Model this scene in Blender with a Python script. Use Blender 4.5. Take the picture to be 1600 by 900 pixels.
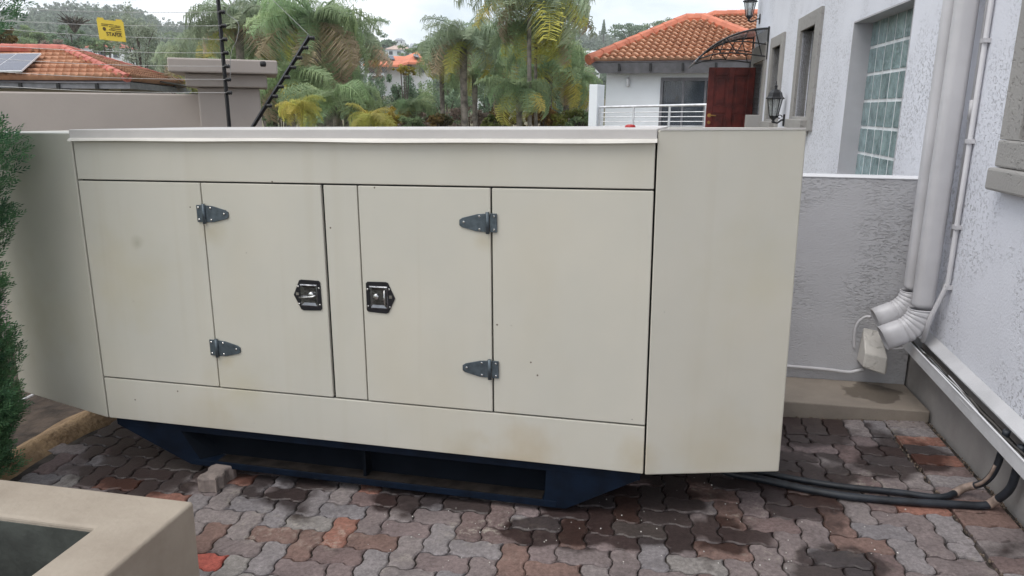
import bpy, math, random
import numpy as np
from mathutils import Matrix, Vector
random.seed(7); rng = np.random.default_rng(11)
R = math.radians
sc = bpy.context.scene
COL = sc.collection
for o in list(bpy.data.objects): bpy.data.objects.remove(o)

# ------------------------------------------------------------------ camera
EYE = Vector((0, 0, 1.65)); PITCH = 0.2370; ROLL = 0.0121; FPX = 1162.0
_fw = Vector((0, math.cos(PITCH), -math.sin(PITCH))); _up = Vector((0, math.sin(PITCH), math.cos(PITCH))); _rt = Vector((1, 0, 0))
CR = _rt*math.cos(ROLL) + _up*math.sin(ROLL); CU = -_rt*math.sin(ROLL) + _up*math.cos(ROLL)
cam_d = bpy.data.cameras.new('camera'); cam = bpy.data.objects.new('camera', cam_d); COL.objects.link(cam)
m = Matrix.Identity(4)
for i, v in enumerate((CR, CU, -_fw)):
    for j in range(3): m[j][i] = v[j]
m.translation = EYE
cam.matrix_world = m
cam_d.sensor_width = 36; cam_d.lens = FPX/1600*36; cam_d.clip_start = .05; cam_d.clip_end = 5000
sc.camera = cam

# ------------------------------------------------------------------ world / light
SUN_EL, SUN_AZ = R(60), R(232)
w = bpy.data.worlds.new('World'); sc.world = w; w.use_nodes = True
nt = w.node_tree; nt.nodes.clear()
def wn(t): return nt.nodes.new(t)
out = wn('ShaderNodeOutputWorld'); bg = wn('ShaderNodeBackground'); bg2 = wn('ShaderNodeBackground'); mixs = wn('ShaderNodeMixShader')
sky = wn('ShaderNodeTexSky'); sky.sky_type = 'NISHITA'; sky.sun_disc = False; sky.sun_elevation = SUN_EL; sky.sun_rotation = SUN_AZ
bg.inputs[1].default_value = .12
tc = wn('ShaderNodeTexCoord'); mp = wn('ShaderNodeMapping'); mp.inputs['Scale'].default_value = (1, 1, 2.6)
no = wn('ShaderNodeTexNoise'); no.inputs['Scale'].default_value = 2.6; no.inputs['Detail'].default_value = 6; no.inputs['Roughness'].default_value = .55
rp = wn('ShaderNodeValToRGB'); rp.color_ramp.elements[0].position = .36; rp.color_ramp.elements[0].color = (.40, .40, .40, 1)
rp.color_ramp.elements[1].position = .56; rp.color_ramp.elements[1].color = (1, 1, 1, 1)
nt.links.new(tc.outputs['Generated'], mp.inputs[0]); nt.links.new(mp.outputs[0], no.inputs['Vector'])
nt.links.new(no.outputs[0], rp.inputs[0]); nt.links.new(rp.outputs[0], mixs.inputs[0])
nt.links.new(sky.outputs[0], bg.inputs[0]); bg2.inputs[0].default_value = (.93, .965, 1.0, 1); bg2.inputs[1].default_value = 1.2
nt.links.new(bg.outputs[0], mixs.inputs[1]); nt.links.new(bg2.outputs[0], mixs.inputs[2]); nt.links.new(mixs.outputs[0], out.inputs[0])
sun_d = bpy.data.lights.new('sun', 'SUN'); sun_d.energy = 1.3; sun_d.angle = R(40); sun_d.color = (1, .95, .88)
sun = bpy.data.objects.new('sun', sun_d); COL.objects.link(sun)
sdir = Vector((math.sin(SUN_AZ)*math.cos(SUN_EL), math.cos(SUN_AZ)*math.cos(SUN_EL), math.sin(SUN_EL)))
sun.rotation_euler = sdir.to_track_quat('Z', 'Y').to_euler()
sc.view_settings.view_transform = 'Standard'; sc.view_settings.look = 'None'; sc.view_settings.gamma = 1; sc.view_settings.exposure = 0.33
sc.cycles.max_bounces = 8; sc.cycles.transparent_max_bounces = 12

# ------------------------------------------------------------------ frames
HY = 0.16393
W0 = Vector((2.4067, 4.0315, 0))
HM = Matrix.Translation(W0) @ Matrix.Rotation(-HY, 4, 'Z')          # house frame: x into the wall, y along it, z up
def Hw(x, y, z): return HM @ Vector((x, y, z))
GO = Vector((-2.0881, 3.5942, .0601))
GM = Matrix.Translation(GO) @ Matrix.Rotation(-.2384, 4, 'Z') @ Matrix.Rotation(-.0100, 4, 'X') @ Matrix.Rotation(-.0189, 4, 'Y')
def gz(x, y): return -.155 + .04*max(-5, min(3.5, x))
def ray(px, py): return _fw + CR*((px-800)/FPX) + CU*((450-py)/FPX)
def at(px, py, Y): d = ray(px, py); return EYE + d*(Y/d.y)
def atg(px, py):
    d = ray(px, py); t = (-.155 - EYE.z)/(d.z - .04*d.x); return EYE + d*t
def pix(P):
    d = Vector(P) - EYE; z = d.dot(_fw)
    if z <= .01: return (-9999, -9999)
    return 800 + FPX*d.dot(CR)/z, 450 - FPX*d.dot(CU)/z

# ------------------------------------------------------------------ materials
def mat(name, col, rough=.6, metal=0, var=.12, vs=6., bump=0, bs=60., col2=None, spec=.5, detail=5, mask=None, rnd=0, island=0, trans=0, alpha=1, bdist=.01, hue=0):
    M_ = bpy.data.materials.new(name); M_.use_nodes = True; T = M_.node_tree; N_ = T.nodes; L = T.links
    b = N_['Principled BSDF']; b.inputs['Roughness'].default_value = rough; b.inputs['Metallic'].default_value = metal
    b.inputs['Specular IOR Level'].default_value = spec
    geo = N_.new('ShaderNodeNewGeometry')
    n1 = N_.new('ShaderNodeTexNoise'); n1.inputs['Scale'].default_value = vs; n1.inputs['Detail'].default_value = detail; n1.inputs['Roughness'].default_value = .6
    L.new(geo.outputs['Position'], n1.inputs['Vector'])
    c2 = col2 if col2 else tuple(max(0, c*(1-var*2)) for c in col)
    c1 = col if col2 else tuple(min(1, c*(1+var*.6)) for c in col)
    r = N_.new('ShaderNodeValToRGB'); r.color_ramp.elements[0].position = .35; r.color_ramp.elements[1].position = .62
    r.color_ramp.elements[0].color = (*c2, 1); r.color_ramp.elements[1].color = (*c1, 1)
    L.new(n1.outputs[0], r.inputs[0]); last = r.outputs[0]
    if rnd or island:
        h = N_.new('ShaderNodeHueSaturation')
        src = N_.new('ShaderNodeObjectInfo').outputs['Random'] if rnd else geo.outputs['Random Per Island']
        a = max(rnd, island)
        mr = N_.new('ShaderNodeMapRange'); mr.inputs['To Min'].default_value = 1-a; mr.inputs['To Max'].default_value = 1+a
        L.new(src, mr.inputs[0]); L.new(mr.outputs[0], h.inputs['Value'])
        if hue:
            ml = N_.new('ShaderNodeMath'); ml.operation = 'MULTIPLY'; ml.inputs[1].default_value = 7.31
            fr = N_.new('ShaderNodeMath'); fr.operation = 'FRACT'
            mh = N_.new('ShaderNodeMapRange'); mh.inputs['To Min'].default_value = .5-hue; mh.inputs['To Max'].default_value = .5+hue
            L.new(src, ml.inputs[0]); L.new(ml.outputs[0], fr.inputs[0]); L.new(fr.outputs[0], mh.inputs[0]); L.new(mh.outputs[0], h.inputs['Hue'])
        L.new(last, h.inputs['Color']); last = h.outputs[0]
    L.new(last, b.inputs['Base Color'])
    if bump:
        n2 = N_.new('ShaderNodeTexNoise'); n2.inputs['Scale'].default_value = bs; n2.inputs['Detail'].default_value = 6
        L.new(geo.outputs['Position'], n2.inputs['Vector'])
        bp = N_.new('ShaderNodeBump'); bp.inputs['Strength'].default_value = bump; bp.inputs['Distance'].default_value = bdist
        L.new(n2.outputs[0], bp.inputs['Height']); L.new(bp.outputs[0], b.inputs['Normal'])
    if trans: b.inputs['Transmission Weight'].default_value = trans
    if alpha < 1: b.inputs['Alpha'].default_value = alpha
    return M_

def leafmat(name, c1, c2, var=.35, vs=.8, rnd=.0):
    M_ = mat(name, c1, .55, col2=c2, vs=vs, island=var if not rnd else 0, rnd=rnd, spec=.3, hue=.02)
    b = M_.node_tree.nodes['Principled BSDF']
    T = M_.node_tree; tr = T.nodes.new('ShaderNodeBsdfTranslucent'); mx = T.nodes.new('ShaderNodeMixShader'); mx.inputs[0].default_value = .42
    src = b.inputs['Base Color'].links[0].from_socket
    T.links.new(src, tr.inputs[0]); T.links.new(b.outputs[0], mx.inputs[1]); T.links.new(tr.outputs[0], mx.inputs[2])
    T.links.new(mx.outputs[0], T.nodes['Material Output'].inputs[0])
    return M_

def plaster(name, col, col2, scale=14., pit=.5, rough=.8, stretch=(1, 1, 1), pitlo=.57, pithi=.66):
    """rough textured plaster: fine grain plus torn pits, darker in colour, bumped in shape"""
    M_ = bpy.data.materials.new(name); M_.use_nodes = True; T = M_.node_tree; N_ = T.nodes; L = T.links
    b = N_['Principled BSDF']; b.inputs['Roughness'].default_value = rough; b.inputs['Specular IOR Level'].default_value = .3
    geo = N_.new('ShaderNodeNewGeometry'); mp_ = N_.new('ShaderNodeMapping'); mp_.inputs['Scale'].default_value = stretch
    L.new(geo.outputs['Position'], mp_.inputs[0])
    n1 = N_.new('ShaderNodeTexNoise'); n1.inputs['Scale'].default_value = 1.3; n1.inputs['Detail'].default_value = 4
    L.new(mp_.outputs[0], n1.inputs[0])
    r = N_.new('ShaderNodeValToRGB'); r.color_ramp.elements[0].position = .35; r.color_ramp.elements[1].position = .65
    r.color_ramp.elements[0].color = (*col2, 1); r.color_ramp.elements[1].color = (*col, 1); L.new(n1.outputs[0], r.inputs[0])
    n2 = N_.new('ShaderNodeTexNoise'); n2.inputs['Scale'].default_value = scale*2.2; n2.inputs['Detail'].default_value = 3; n2.inputs['Roughness'].default_value = .5; n2.inputs['Distortion'].default_value = .8
    L.new(mp_.outputs[0], n2.inputs[0])
    pr = N_.new('ShaderNodeValToRGB'); pr.color_ramp.elements[0].position = pitlo; pr.color_ramp.elements[1].position = pithi; L.new(n2.outputs[0], pr.inputs[0])
    n3 = N_.new('ShaderNodeTexNoise'); n3.inputs['Scale'].default_value = 1.9; n3.inputs['Detail'].default_value = 3; L.new(geo.outputs['Position'], n3.inputs[0])
    r3 = N_.new('ShaderNodeValToRGB'); r3.color_ramp.elements[0].position = .38; r3.color_ramp.elements[1].position = .6; L.new(n3.outputs[0], r3.inputs[0])
    mu = N_.new('ShaderNodeMath'); mu.operation = 'MULTIPLY'; L.new(pr.outputs[0], mu.inputs[0]); L.new(r3.outputs[0], mu.inputs[1])
    mx = N_.new('ShaderNodeMixRGB'); mx.blend_type = 'MULTIPLY'; mx.inputs[2].default_value = (.55, .54, .52, 1)
    mm = N_.new('ShaderNodeMath'); mm.operation = 'MULTIPLY'; mm.inputs[1].default_value = pit; L.new(mu.outputs[0], mm.inputs[0]); L.new(mm.outputs[0], mx.inputs[0])
    L.new(r.outputs[0], mx.inputs[1]); L.new(mx.outputs[0], b.inputs['Base Color'])
    n4 = N_.new('ShaderNodeTexNoise'); n4.inputs['Scale'].default_value = 90; n4.inputs['Detail'].default_value = 4; L.new(mp_.outputs[0], n4.inputs[0])
    ad = N_.new('ShaderNodeMath'); ad.operation = 'MULTIPLY_ADD'; ad.inputs[1].default_value = -2.5; L.new(mu.outputs[0], ad.inputs[0]); L.new(n4.outputs[0], ad.inputs[2])
    bp = N_.new('ShaderNodeBump'); bp.inputs['Strength'].default_value = .7; bp.inputs['Distance'].default_value = .004; L.new(ad.outputs[0], bp.inputs['Height']); L.new(bp.outputs[0], b.inputs['Normal'])
    return M_

M = {}
M['paint'] = mat('cream_paint', (.575, .547, .474), .36, var=.03, vs=1.3, bump=.35, bs=2.2, bdist=.006, col2=(.535, .517, .455), spec=.5)
M['paint3'] = mat('drip_paint', (.68, .65, .60), .45, var=.05)
M['paint2'] = mat('cream_roof_paint', (.55, .525, .51), .45, var=.05, vs=2, bump=.05, bs=30)
M['dark'] = mat('dark_gap', (.02, .02, .022), .8)
M['skid'] = mat('navy_paint', (.0035, .010, .024), .62, var=.3, vs=9, bump=.1, bs=80, col2=(.002, .005, .012), spec=.16)
M['railshade'] = mat('skid_inside_shade', (.004, .006, .010), .9, spec=.1)  # near-black: shade inside the rail channel put into the colour
M['dusty'] = mat('dusty_navy', (.022, .018, .016), .9, spec=.1, vs=12, var=.3)
M['hollow_shade'] = mat('shade_lining', (.062, .068, .06), .8, var=.3, vs=4, bump=.3, bs=40)  # dark tone paints the shade inside the planter hollow
M['hinge'] = mat('grey_zinc', (.10, .125, .145), .42, .5, var=.15, vs=40)
M['bolt'] = mat('bright_steel', (.6, .6, .6), .25, 1, vs=40)
M['chrome'] = mat('chrome', (.20, .205, .22), .2, 1, vs=30, bump=.3, bs=30)
M['blackplate'] = mat('black_plate', (.012, .012, .016), .3, vs=30)
M['wall'] = plaster('white_plaster', (.765, .777, .84), (.715, .727, .79), 27, .75, pitlo=.55, pithi=.62)
M['lowwall'] = plaster('grey_plaster', (.53, .525, .545), (.485, .48, .50), 16, .3, stretch=(1, 1, 2.6), pitlo=.52, pithi=.62)
M['trim'] = plaster('grey_trim_plaster', (.36, .345, .33), (.31, .30, .29), 16, .5)
M['smooth_grey'] = mat('smooth_grey_paint', (.47, .465, .49), .7, var=.06, vs=2, bump=.1, bs=120)
M['plinth'] = mat('plinth_render', (.36, .34, .33), .75, var=.12, vs=2.2, bump=.15, bs=50)
M['whitetrim'] = mat('white_trim', (.72, .72, .74), .55, var=.03)
M['slab'] = mat('concrete_slab', (.31, .265, .22), .8, var=.2, vs=2.5, bump=.25, bs=90, col2=(.23, .195, .165))
M['pipe'] = mat('grey_pvc', (.58, .57, .59), .45, var=.05, vs=3)
M['traypaint'] = mat('grey_tray', (.56, .56, .58), .5, var=.07, vs=4, bump=.1, bs=60)
M['cable'] = mat('black_rubber', (.018, .022, .03), .5, var=.3, vs=10)
M['cablegrey'] = mat('cable_grey', (.07, .065, .06), .6, rnd=.8, vs=20)
M['pinkpvc'] = mat('cut_pipe_end', (.27, .20, .165), .6, var=.2, vs=20)
M['stub'] = plaster('stub_plaster', (.66, .64, .61), (.50, .47, .43), 10, .6)
M['planter'] = mat('planter_plaster', (.38, .325, .265), .8, var=.07, vs=2.6, bump=.5, bs=45, bdist=.006, col2=(.30, .25, .20))
M['planterside'] = M['planter']
M['soil'] = mat('soil', (.075, .055, .042), .95, var=.3, vs=8, bump=.8, bs=30)
M['sand'] = mat('sand', (.33, .225, .125), .95, col2=(.20, .13, .075), vs=4, bump=1.0, bs=22, bdist=.03)
M['joint'] = mat('joint_sand', (.075, .062, .052), .95, col2=(.022, .018, .016), vs=9, bump=.5, bs=80)
M['gardenwall'] = mat('beige_wall', (.41, .36, .33), .75, var=.04, vs=1.2, bump=.12, bs=40)
M['pillarblue'] = M['gardenwall']
M['blackmetal'] = mat('black_metal', (.012, .012, .014), .4, vs=20)
M['wire'] = mat('galvanised_wire', (.45, .45, .45), .4, .7)
M['sign'] = mat('yellow_sign', (.75, .55, .06), .5, var=.03)
M['signtext'] = mat('sign_print', (.08, .05, .02), .6)
M['tile2'] = mat('brown_terracotta', (.56, .29, .175), .8, var=.1, vs=2.5, col2=(.44, .21, .125), bump=.1, bs=40)
M['tile'] = mat('terracotta_tile', (.64, .36, .235), .8, var=.1, vs=2.5, col2=(.50, .26, .165), bump=.1, bs=40)
M['ridge'] = mat('red_ridge_tile', (.52, .16, .12), .7, var=.12, vs=3)
M['ridge2'] = mat('orange_ridge_tile', (.60, .20, .12), .7, var=.12, vs=3)
M['fascia'] = mat('grey_fascia', (.20, .20, .22), .6)
M['hwhite'] = mat('pale_house_paint', (.88, .92, .96), .7, var=.03, vs=1)
M['hbeige'] = mat('beige_house_paint', (.42, .36, .31), .7, var=.06, vs=1)
M['glassdark'] = mat('dark_glass', (.05, .06, .075), .06, var=.3, vs=1.5, spec=.7)
M['interior'] = mat('dark_interior', (.03, .03, .035), .9)
M['curtain'] = mat('curtain', (.22, .22, .25), .8, var=.2, vs=3)
M['mahogany'] = mat('mahogany', (.165, .024, .018), .35, var=.3, vs=5, spec=.4)
M['brass'] = mat('brass', (.5, .3, .1), .3, .8)
M['steelrail'] = mat('stainless_rail', (.72, .73, .76), .35, .35)
M['solar'] = mat('solar_cell', (.055, .06, .10), .25, var=.1, vs=2)
M['collector'] = mat('black_collector', (.03, .035, .05), .4)
M['orangeroof'] = mat('far_orange_roof', (.68, .22, .12), .75, var=.12, vs=.8)
M['pinkroof'] = mat('far_pale_roof', (.55, .42, .36), .75, var=.1, vs=.5)
M['greyroof'] = mat('far_grey_roof', (.40, .43, .47), .6, var=.1, vs=.5)
M['farwhite'] = mat('far_white_wall', (.72, .74, .76), .7, var=.06, vs=.5)
M['mast'] = mat('palm_trunk', (.26, .23, .20), .85, var=.3, vs=6)
M['bark'] = mat('bark', (.11, .09, .075), .9, var=.3, vs=6)
M['red'] = mat('red_plastic', (.45, .02, .02), .35)
M['poly'] = mat('tinted_polycarbonate', (.30, .36, .42), .12, alpha=.6, spec=.6)
M['lampglass'] = mat('lamp_glass', (.45, .48, .48), .15, alpha=.45, spec=.6)
M['ground'] = mat('far_ground', (.09, .10, .05), .95, col2=(.16, .12, .07), vs=.05)
# glass block: wavy cast glass
gb = mat('cast_glass', (.30, .42, .43), .07, var=.28, vs=9, bump=.8, bs=26, bdist=.012, spec=.9, rnd=.12, trans=.12, col2=(.13, .21, .22)); M['gblock'] = gb
M['mortar'] = mat('white_mortar', (.78, .80, .82), .6)

def paver_material(name, use_island):
    M_ = bpy.data.materials.new(name); M_.use_nodes = True; T = M_.node_tree; N_ = T.nodes; L = T.links
    b = N_['Principled BSDF']; b.inputs['Specular IOR Level'].default_value = .35
    geo = N_.new('ShaderNodeNewGeometry')
    src = geo.outputs['Random Per Island'] if use_island else N_.new('ShaderNodeObjectInfo').outputs['Random']
    r = N_.new('ShaderNodeValToRGB'); r.color_ramp.interpolation = 'CONSTANT'
    cols = [(0, (.215, .19, .192)), (.16, (.185, .155, .157)), (.34, (.22, .203, .212)), (.50, (.165, .122, .120)), (.62, (.185, .148, .15)), (.74, (.198, .186, .198)), (.82, (.185, .122, .108)), (.90, (.25, .235, .23)), (.955, (.25, .125, .098)), (.988, (.38, .10, .08))]
    e = r.color_ramp.elements; e[0].position = 0; e[0].color = (*cols[0][1], 1); e[1].position = cols[1][0]; e[1].color = (*cols[1][1], 1)
    for p_, c_ in cols[2:]:
        q = e.new(p_); q.color = (*c_, 1)
    L.new(src, r.inputs[0])
    def noise(s, d=5, ro=.6):
        n = N_.new('ShaderNodeTexNoise'); n.inputs['Scale'].default_value = s; n.inputs['Detail'].default_value = d; n.inputs['Roughness'].default_value = ro; L.new(geo.outputs['Position'], n.inputs[0]); return n.outputs[0]
    def ramp(i, a, b_, ca=(0, 0, 0, 1), cb=(1, 1, 1, 1)):
        q = N_.new('ShaderNodeValToRGB'); q.color_ramp.elements[0].position = a; q.color_ramp.elements[1].position = b_; q.color_ramp.elements[0].color = ca; q.color_ramp.elements[1].color = cb; L.new(i, q.inputs[0]); return q.outputs[0]
    def mixc(f, a, c, mode='MIX'):
        q = N_.new('ShaderNodeMixRGB'); q.blend_type = mode
        if hasattr(f, 'default_value') or not isinstance(f, (int, float)): L.new(f, q.inputs[0])
        else: q.inputs[0].default_value = f
        L.new(a, q.inputs[1])
        if isinstance(c, tuple): q.inputs[2].default_value = c
        else: L.new(c, q.inputs[2])
        return q.outputs[0]
    col = mixc(1.0, r.outputs[0], ramp(noise(55, 6, .8), .28, .72, (.5, .49, .48, 1), (1.5, 1.49, 1.49, 1)), 'MULTIPLY')
    col = mixc(1.0, col, ramp(noise(5, 4, .7), .3, .7, (.78, .77, .76, 1), (1.18, 1.16, 1.13, 1)), 'MULTIPLY')
    # pale lime bloom and grit, patchy
    bl = N_.new('ShaderNodeMath'); bl.operation = 'MULTIPLY'; L.new(ramp(noise(2.3, 3), .5, .68), bl.inputs[0]); L.new(ramp(noise(26, 5, .75), .5, .64), bl.inputs[1])
    bl2 = N_.new('ShaderNodeMath'); bl2.operation = 'MULTIPLY'; bl2.inputs[1].default_value = .7; L.new(bl.outputs[0], bl2.inputs[0])
    col = mixc(bl2.outputs[0], col, (.46, .42, .36, 1))
    # wet patches along machine and house wall; under the machine they also paint its shadow
    wets_and_shade = [((.55, 3.12), .55), ((1.25, 3.35), .60), ((1.65, 3.9), .55), ((.95, 2.85), .33), ((-.2, 3.35), .34), ((2.0, 3.55), .36), ((1.35, 2.62), .28), ((-2.0, 3.75), .45), ((.12, 2.95), .2), ((-1.8, 3.75), .75), ((-1.0, 3.8), .8), ((-.3, 3.7), .8), ((.4, 3.6), .8), ((-2.1, 4.1), .6)]
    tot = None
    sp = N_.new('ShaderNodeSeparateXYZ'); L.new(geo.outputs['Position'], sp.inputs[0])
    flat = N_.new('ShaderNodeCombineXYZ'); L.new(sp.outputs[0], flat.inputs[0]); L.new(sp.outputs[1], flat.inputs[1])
    for (cx, cy), rad in wets_and_shade:
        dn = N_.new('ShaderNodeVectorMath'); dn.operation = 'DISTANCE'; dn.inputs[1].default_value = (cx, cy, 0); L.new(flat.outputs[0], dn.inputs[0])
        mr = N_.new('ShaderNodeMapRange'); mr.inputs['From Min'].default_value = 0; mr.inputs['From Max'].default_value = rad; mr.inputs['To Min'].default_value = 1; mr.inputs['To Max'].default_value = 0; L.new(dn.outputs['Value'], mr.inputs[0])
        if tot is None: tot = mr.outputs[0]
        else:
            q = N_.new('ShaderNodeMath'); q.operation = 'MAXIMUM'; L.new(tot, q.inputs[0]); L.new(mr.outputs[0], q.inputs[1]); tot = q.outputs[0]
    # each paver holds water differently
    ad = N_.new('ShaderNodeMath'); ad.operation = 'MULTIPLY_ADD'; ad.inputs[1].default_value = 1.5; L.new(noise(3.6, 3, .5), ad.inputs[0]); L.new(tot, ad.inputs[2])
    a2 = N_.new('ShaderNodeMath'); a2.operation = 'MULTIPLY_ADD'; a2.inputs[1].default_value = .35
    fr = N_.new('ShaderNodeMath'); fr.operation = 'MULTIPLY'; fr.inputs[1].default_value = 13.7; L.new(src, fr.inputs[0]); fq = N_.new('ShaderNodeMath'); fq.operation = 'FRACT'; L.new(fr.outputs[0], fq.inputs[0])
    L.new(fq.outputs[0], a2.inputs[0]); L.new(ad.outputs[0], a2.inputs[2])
    wet_and_shade = ramp(a2.outputs[0], .64, .655)
    q = wet_and_shade.node.color_ramp
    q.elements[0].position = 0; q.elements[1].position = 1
    mrw = N_.new('ShaderNodeMapRange'); mrw.inputs['From Min'].default_value = 1.20; mrw.inputs['From Max'].default_value = 1.35; L.new(a2.outputs[0], mrw.inputs[0]); wet_and_shade = mrw.outputs[0]
    col = mixc(wet_and_shade, col, mixc(1.0, col, (.27, .24, .235, 1), 'MULTIPLY'))
    L.new(col, b.inputs['Base Color'])
    rr = N_.new('ShaderNodeMapRange'); rr.inputs['To Min'].default_value = .82; rr.inputs['To Max'].default_value = .38; L.new(wet_and_shade, rr.inputs[0]); L.new(rr.outputs[0], b.inputs['Roughness'])
    bp = N_.new('ShaderNodeBump'); bp.inputs['Strength'].default_value = .5; bp.inputs['Distance'].default_value = .004; L.new(noise(70, 8, .75), bp.inputs['Height']); L.new(bp.outputs[0], b.inputs['Normal'])
    return M_
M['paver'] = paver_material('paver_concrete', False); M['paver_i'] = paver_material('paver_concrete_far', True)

# paint with weathering marks on the generator
def weather(Mx, spots, fs=.35):
    T = Mx.node_tree; N_ = T.nodes; L = T.links; b = N_['Principled BSDF']; src = b.inputs['Base Color'].links[0].from_socket
    geo = N_.new('ShaderNodeNewGeometry')
    n = N_.new('ShaderNodeTexNoise'); n.inputs['Scale'].default_value = 2.2; n.inputs['Detail'].default_value = 5; mp_ = N_.new('ShaderNodeMapping'); mp_.inputs['Scale'].default_value = (1, 1, .5)
    L.new(geo.outputs['Position'], mp_.inputs[0]); L.new(mp_.outputs[0], n.inputs[0])
    r = N_.new('ShaderNodeValToRGB'); r.color_ramp.elements[0].position = .5; r.color_ramp.elements[1].position = .74; L.new(n.outputs[0], r.inputs[0])
    mx = N_.new('ShaderNodeMixRGB'); mx.blend_type = 'MULTIPLY'; mx.inputs[2].default_value = (.92, .89, .82, 1); 
    ml = N_.new('ShaderNodeMath'); ml.operation = 'MULTIPLY'; ml.inputs[1].default_value = fs*1.4; L.new(r.outputs[0], ml.inputs[0]); L.new(ml.outputs[0], mx.inputs[0]); L.new(src, mx.inputs[1]); last = mx.outputs[0]
    # grime streaks that run straight down the sheet
    ms = N_.new('ShaderNodeMapping'); ms.inputs['Scale'].default_value = (16, 16, .5); L.new(geo.outputs['Position'], ms.inputs[0])
    ns_ = N_.new('ShaderNodeTexNoise'); ns_.inputs['Scale'].default_value = 1.0; ns_.inputs['Detail'].default_value = 3; L.new(ms.outputs[0], ns_.inputs[0])
    rs = N_.new('ShaderNodeMapRange'); rs.inputs['From Min'].default_value = .56; rs.inputs['From Max'].default_value = .8; rs.inputs['To Max'].default_value = .28; L.new(ns_.outputs[0], rs.inputs[0])
    mst = N_.new('ShaderNodeMixRGB'); mst.blend_type = 'MULTIPLY'; mst.inputs[2].default_value = (.86, .83, .76, 1); L.new(rs.outputs[0], mst.inputs[0]); L.new(last, mst.inputs[1]); last = mst.outputs[0]
    # tiny chips
    v = N_.new('ShaderNodeTexVoronoi'); v.inputs['Scale'].default_value = 5.5; L.new(geo.outputs['Position'], v.inputs[0])
    r2 = N_.new('ShaderNodeMapRange'); r2.inputs['From Min'].default_value = .016; r2.inputs['From Max'].default_value = .028; r2.inputs['To Min'].default_value = 1; r2.inputs['To Max'].default_value = 0; L.new(v.outputs['Distance'], r2.inputs[0])
    m2 = N_.new('ShaderNodeMixRGB'); m2.inputs[2].default_value = (.10, .07, .05, 1); L.new(r2.outputs[0], m2.inputs[0]); L.new(last, m2.inputs[1]); last = m2.outputs[0]
    for (p, rad, cc, a) in spots:
        nn = N_.new('ShaderNodeTexNoise'); nn.inputs['Scale'].default_value = 9; nn.inputs['Detail'].default_value = 4; L.new(geo.outputs['Position'], nn.inputs[0])
        d = N_.new('ShaderNodeVectorMath'); d.operation = 'DISTANCE'; d.inputs[1].default_value = tuple(p); L.new(geo.outputs['Position'], d.inputs[0])
        ad = N_.new('ShaderNodeMath'); ad.operation = 'MULTIPLY_ADD'; ad.inputs[1].default_value = rad*1.6; L.new(nn.outputs[0], ad.inputs[0]); L.new(d.outputs['Value'], ad.inputs[2])
        q = N_.new('ShaderNodeMapRange'); q.inputs['From Min'].default_value = rad*.8; q.inputs['From Max'].default_value = rad*1.8; q.inputs['To Min'].default_value = a; q.inputs['To Max'].default_value = 0; L.new(ad.outputs[0], q.inputs[0])
        m3 = N_.new('ShaderNodeMixRGB'); m3.blend_type = 'MULTIPLY'; m3.inputs[2].default_value = (*cc, 1); L.new(q.outputs[0], m3.inputs[0]); L.new(last, m3.inputs[1]); last = m3.outputs[0]
    L.new(last, b.inputs['Base Color'])
def gp(u, v, w_): return GM @ Vector((u, v, w_))
weather(M['paint'], [(gp(.3, 0, .93), .045, (.62, .6, .54), .7), (gp(.25, 0, .75), .3, (.93, .89, .76), .5), (gp(2.2, 0, .0), .22, (.84, .73, .58), .7), (gp(.8, 0, .22), .2, (.93, .90, .76), .5), (gp(.72, 0, 1.0), .08, (.84, .78, .64), .6), (gp(.72, 0, .36), .06, (.84, .78, .64), .6), (gp(2.04, 0, 1.0), .06, (.84, .78, .64), .5), (gp(2.72, 0, .05), .13, (.84, .76, .62), .7), (gp(1.95, 0, .03), .12, (.84, .76, .62), .6), (gp(.6, 0, .02), .25, (.9, .85, .75), .5), (gp(3.05, .1, .1), .25, (.92, .86, .74), .5), (gp(3.2, .1, .9), .3, (.94, .92, .82), .5), (gp(-.5, .1, .5), .35, (.88, .84, .76), .6)])

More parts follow.
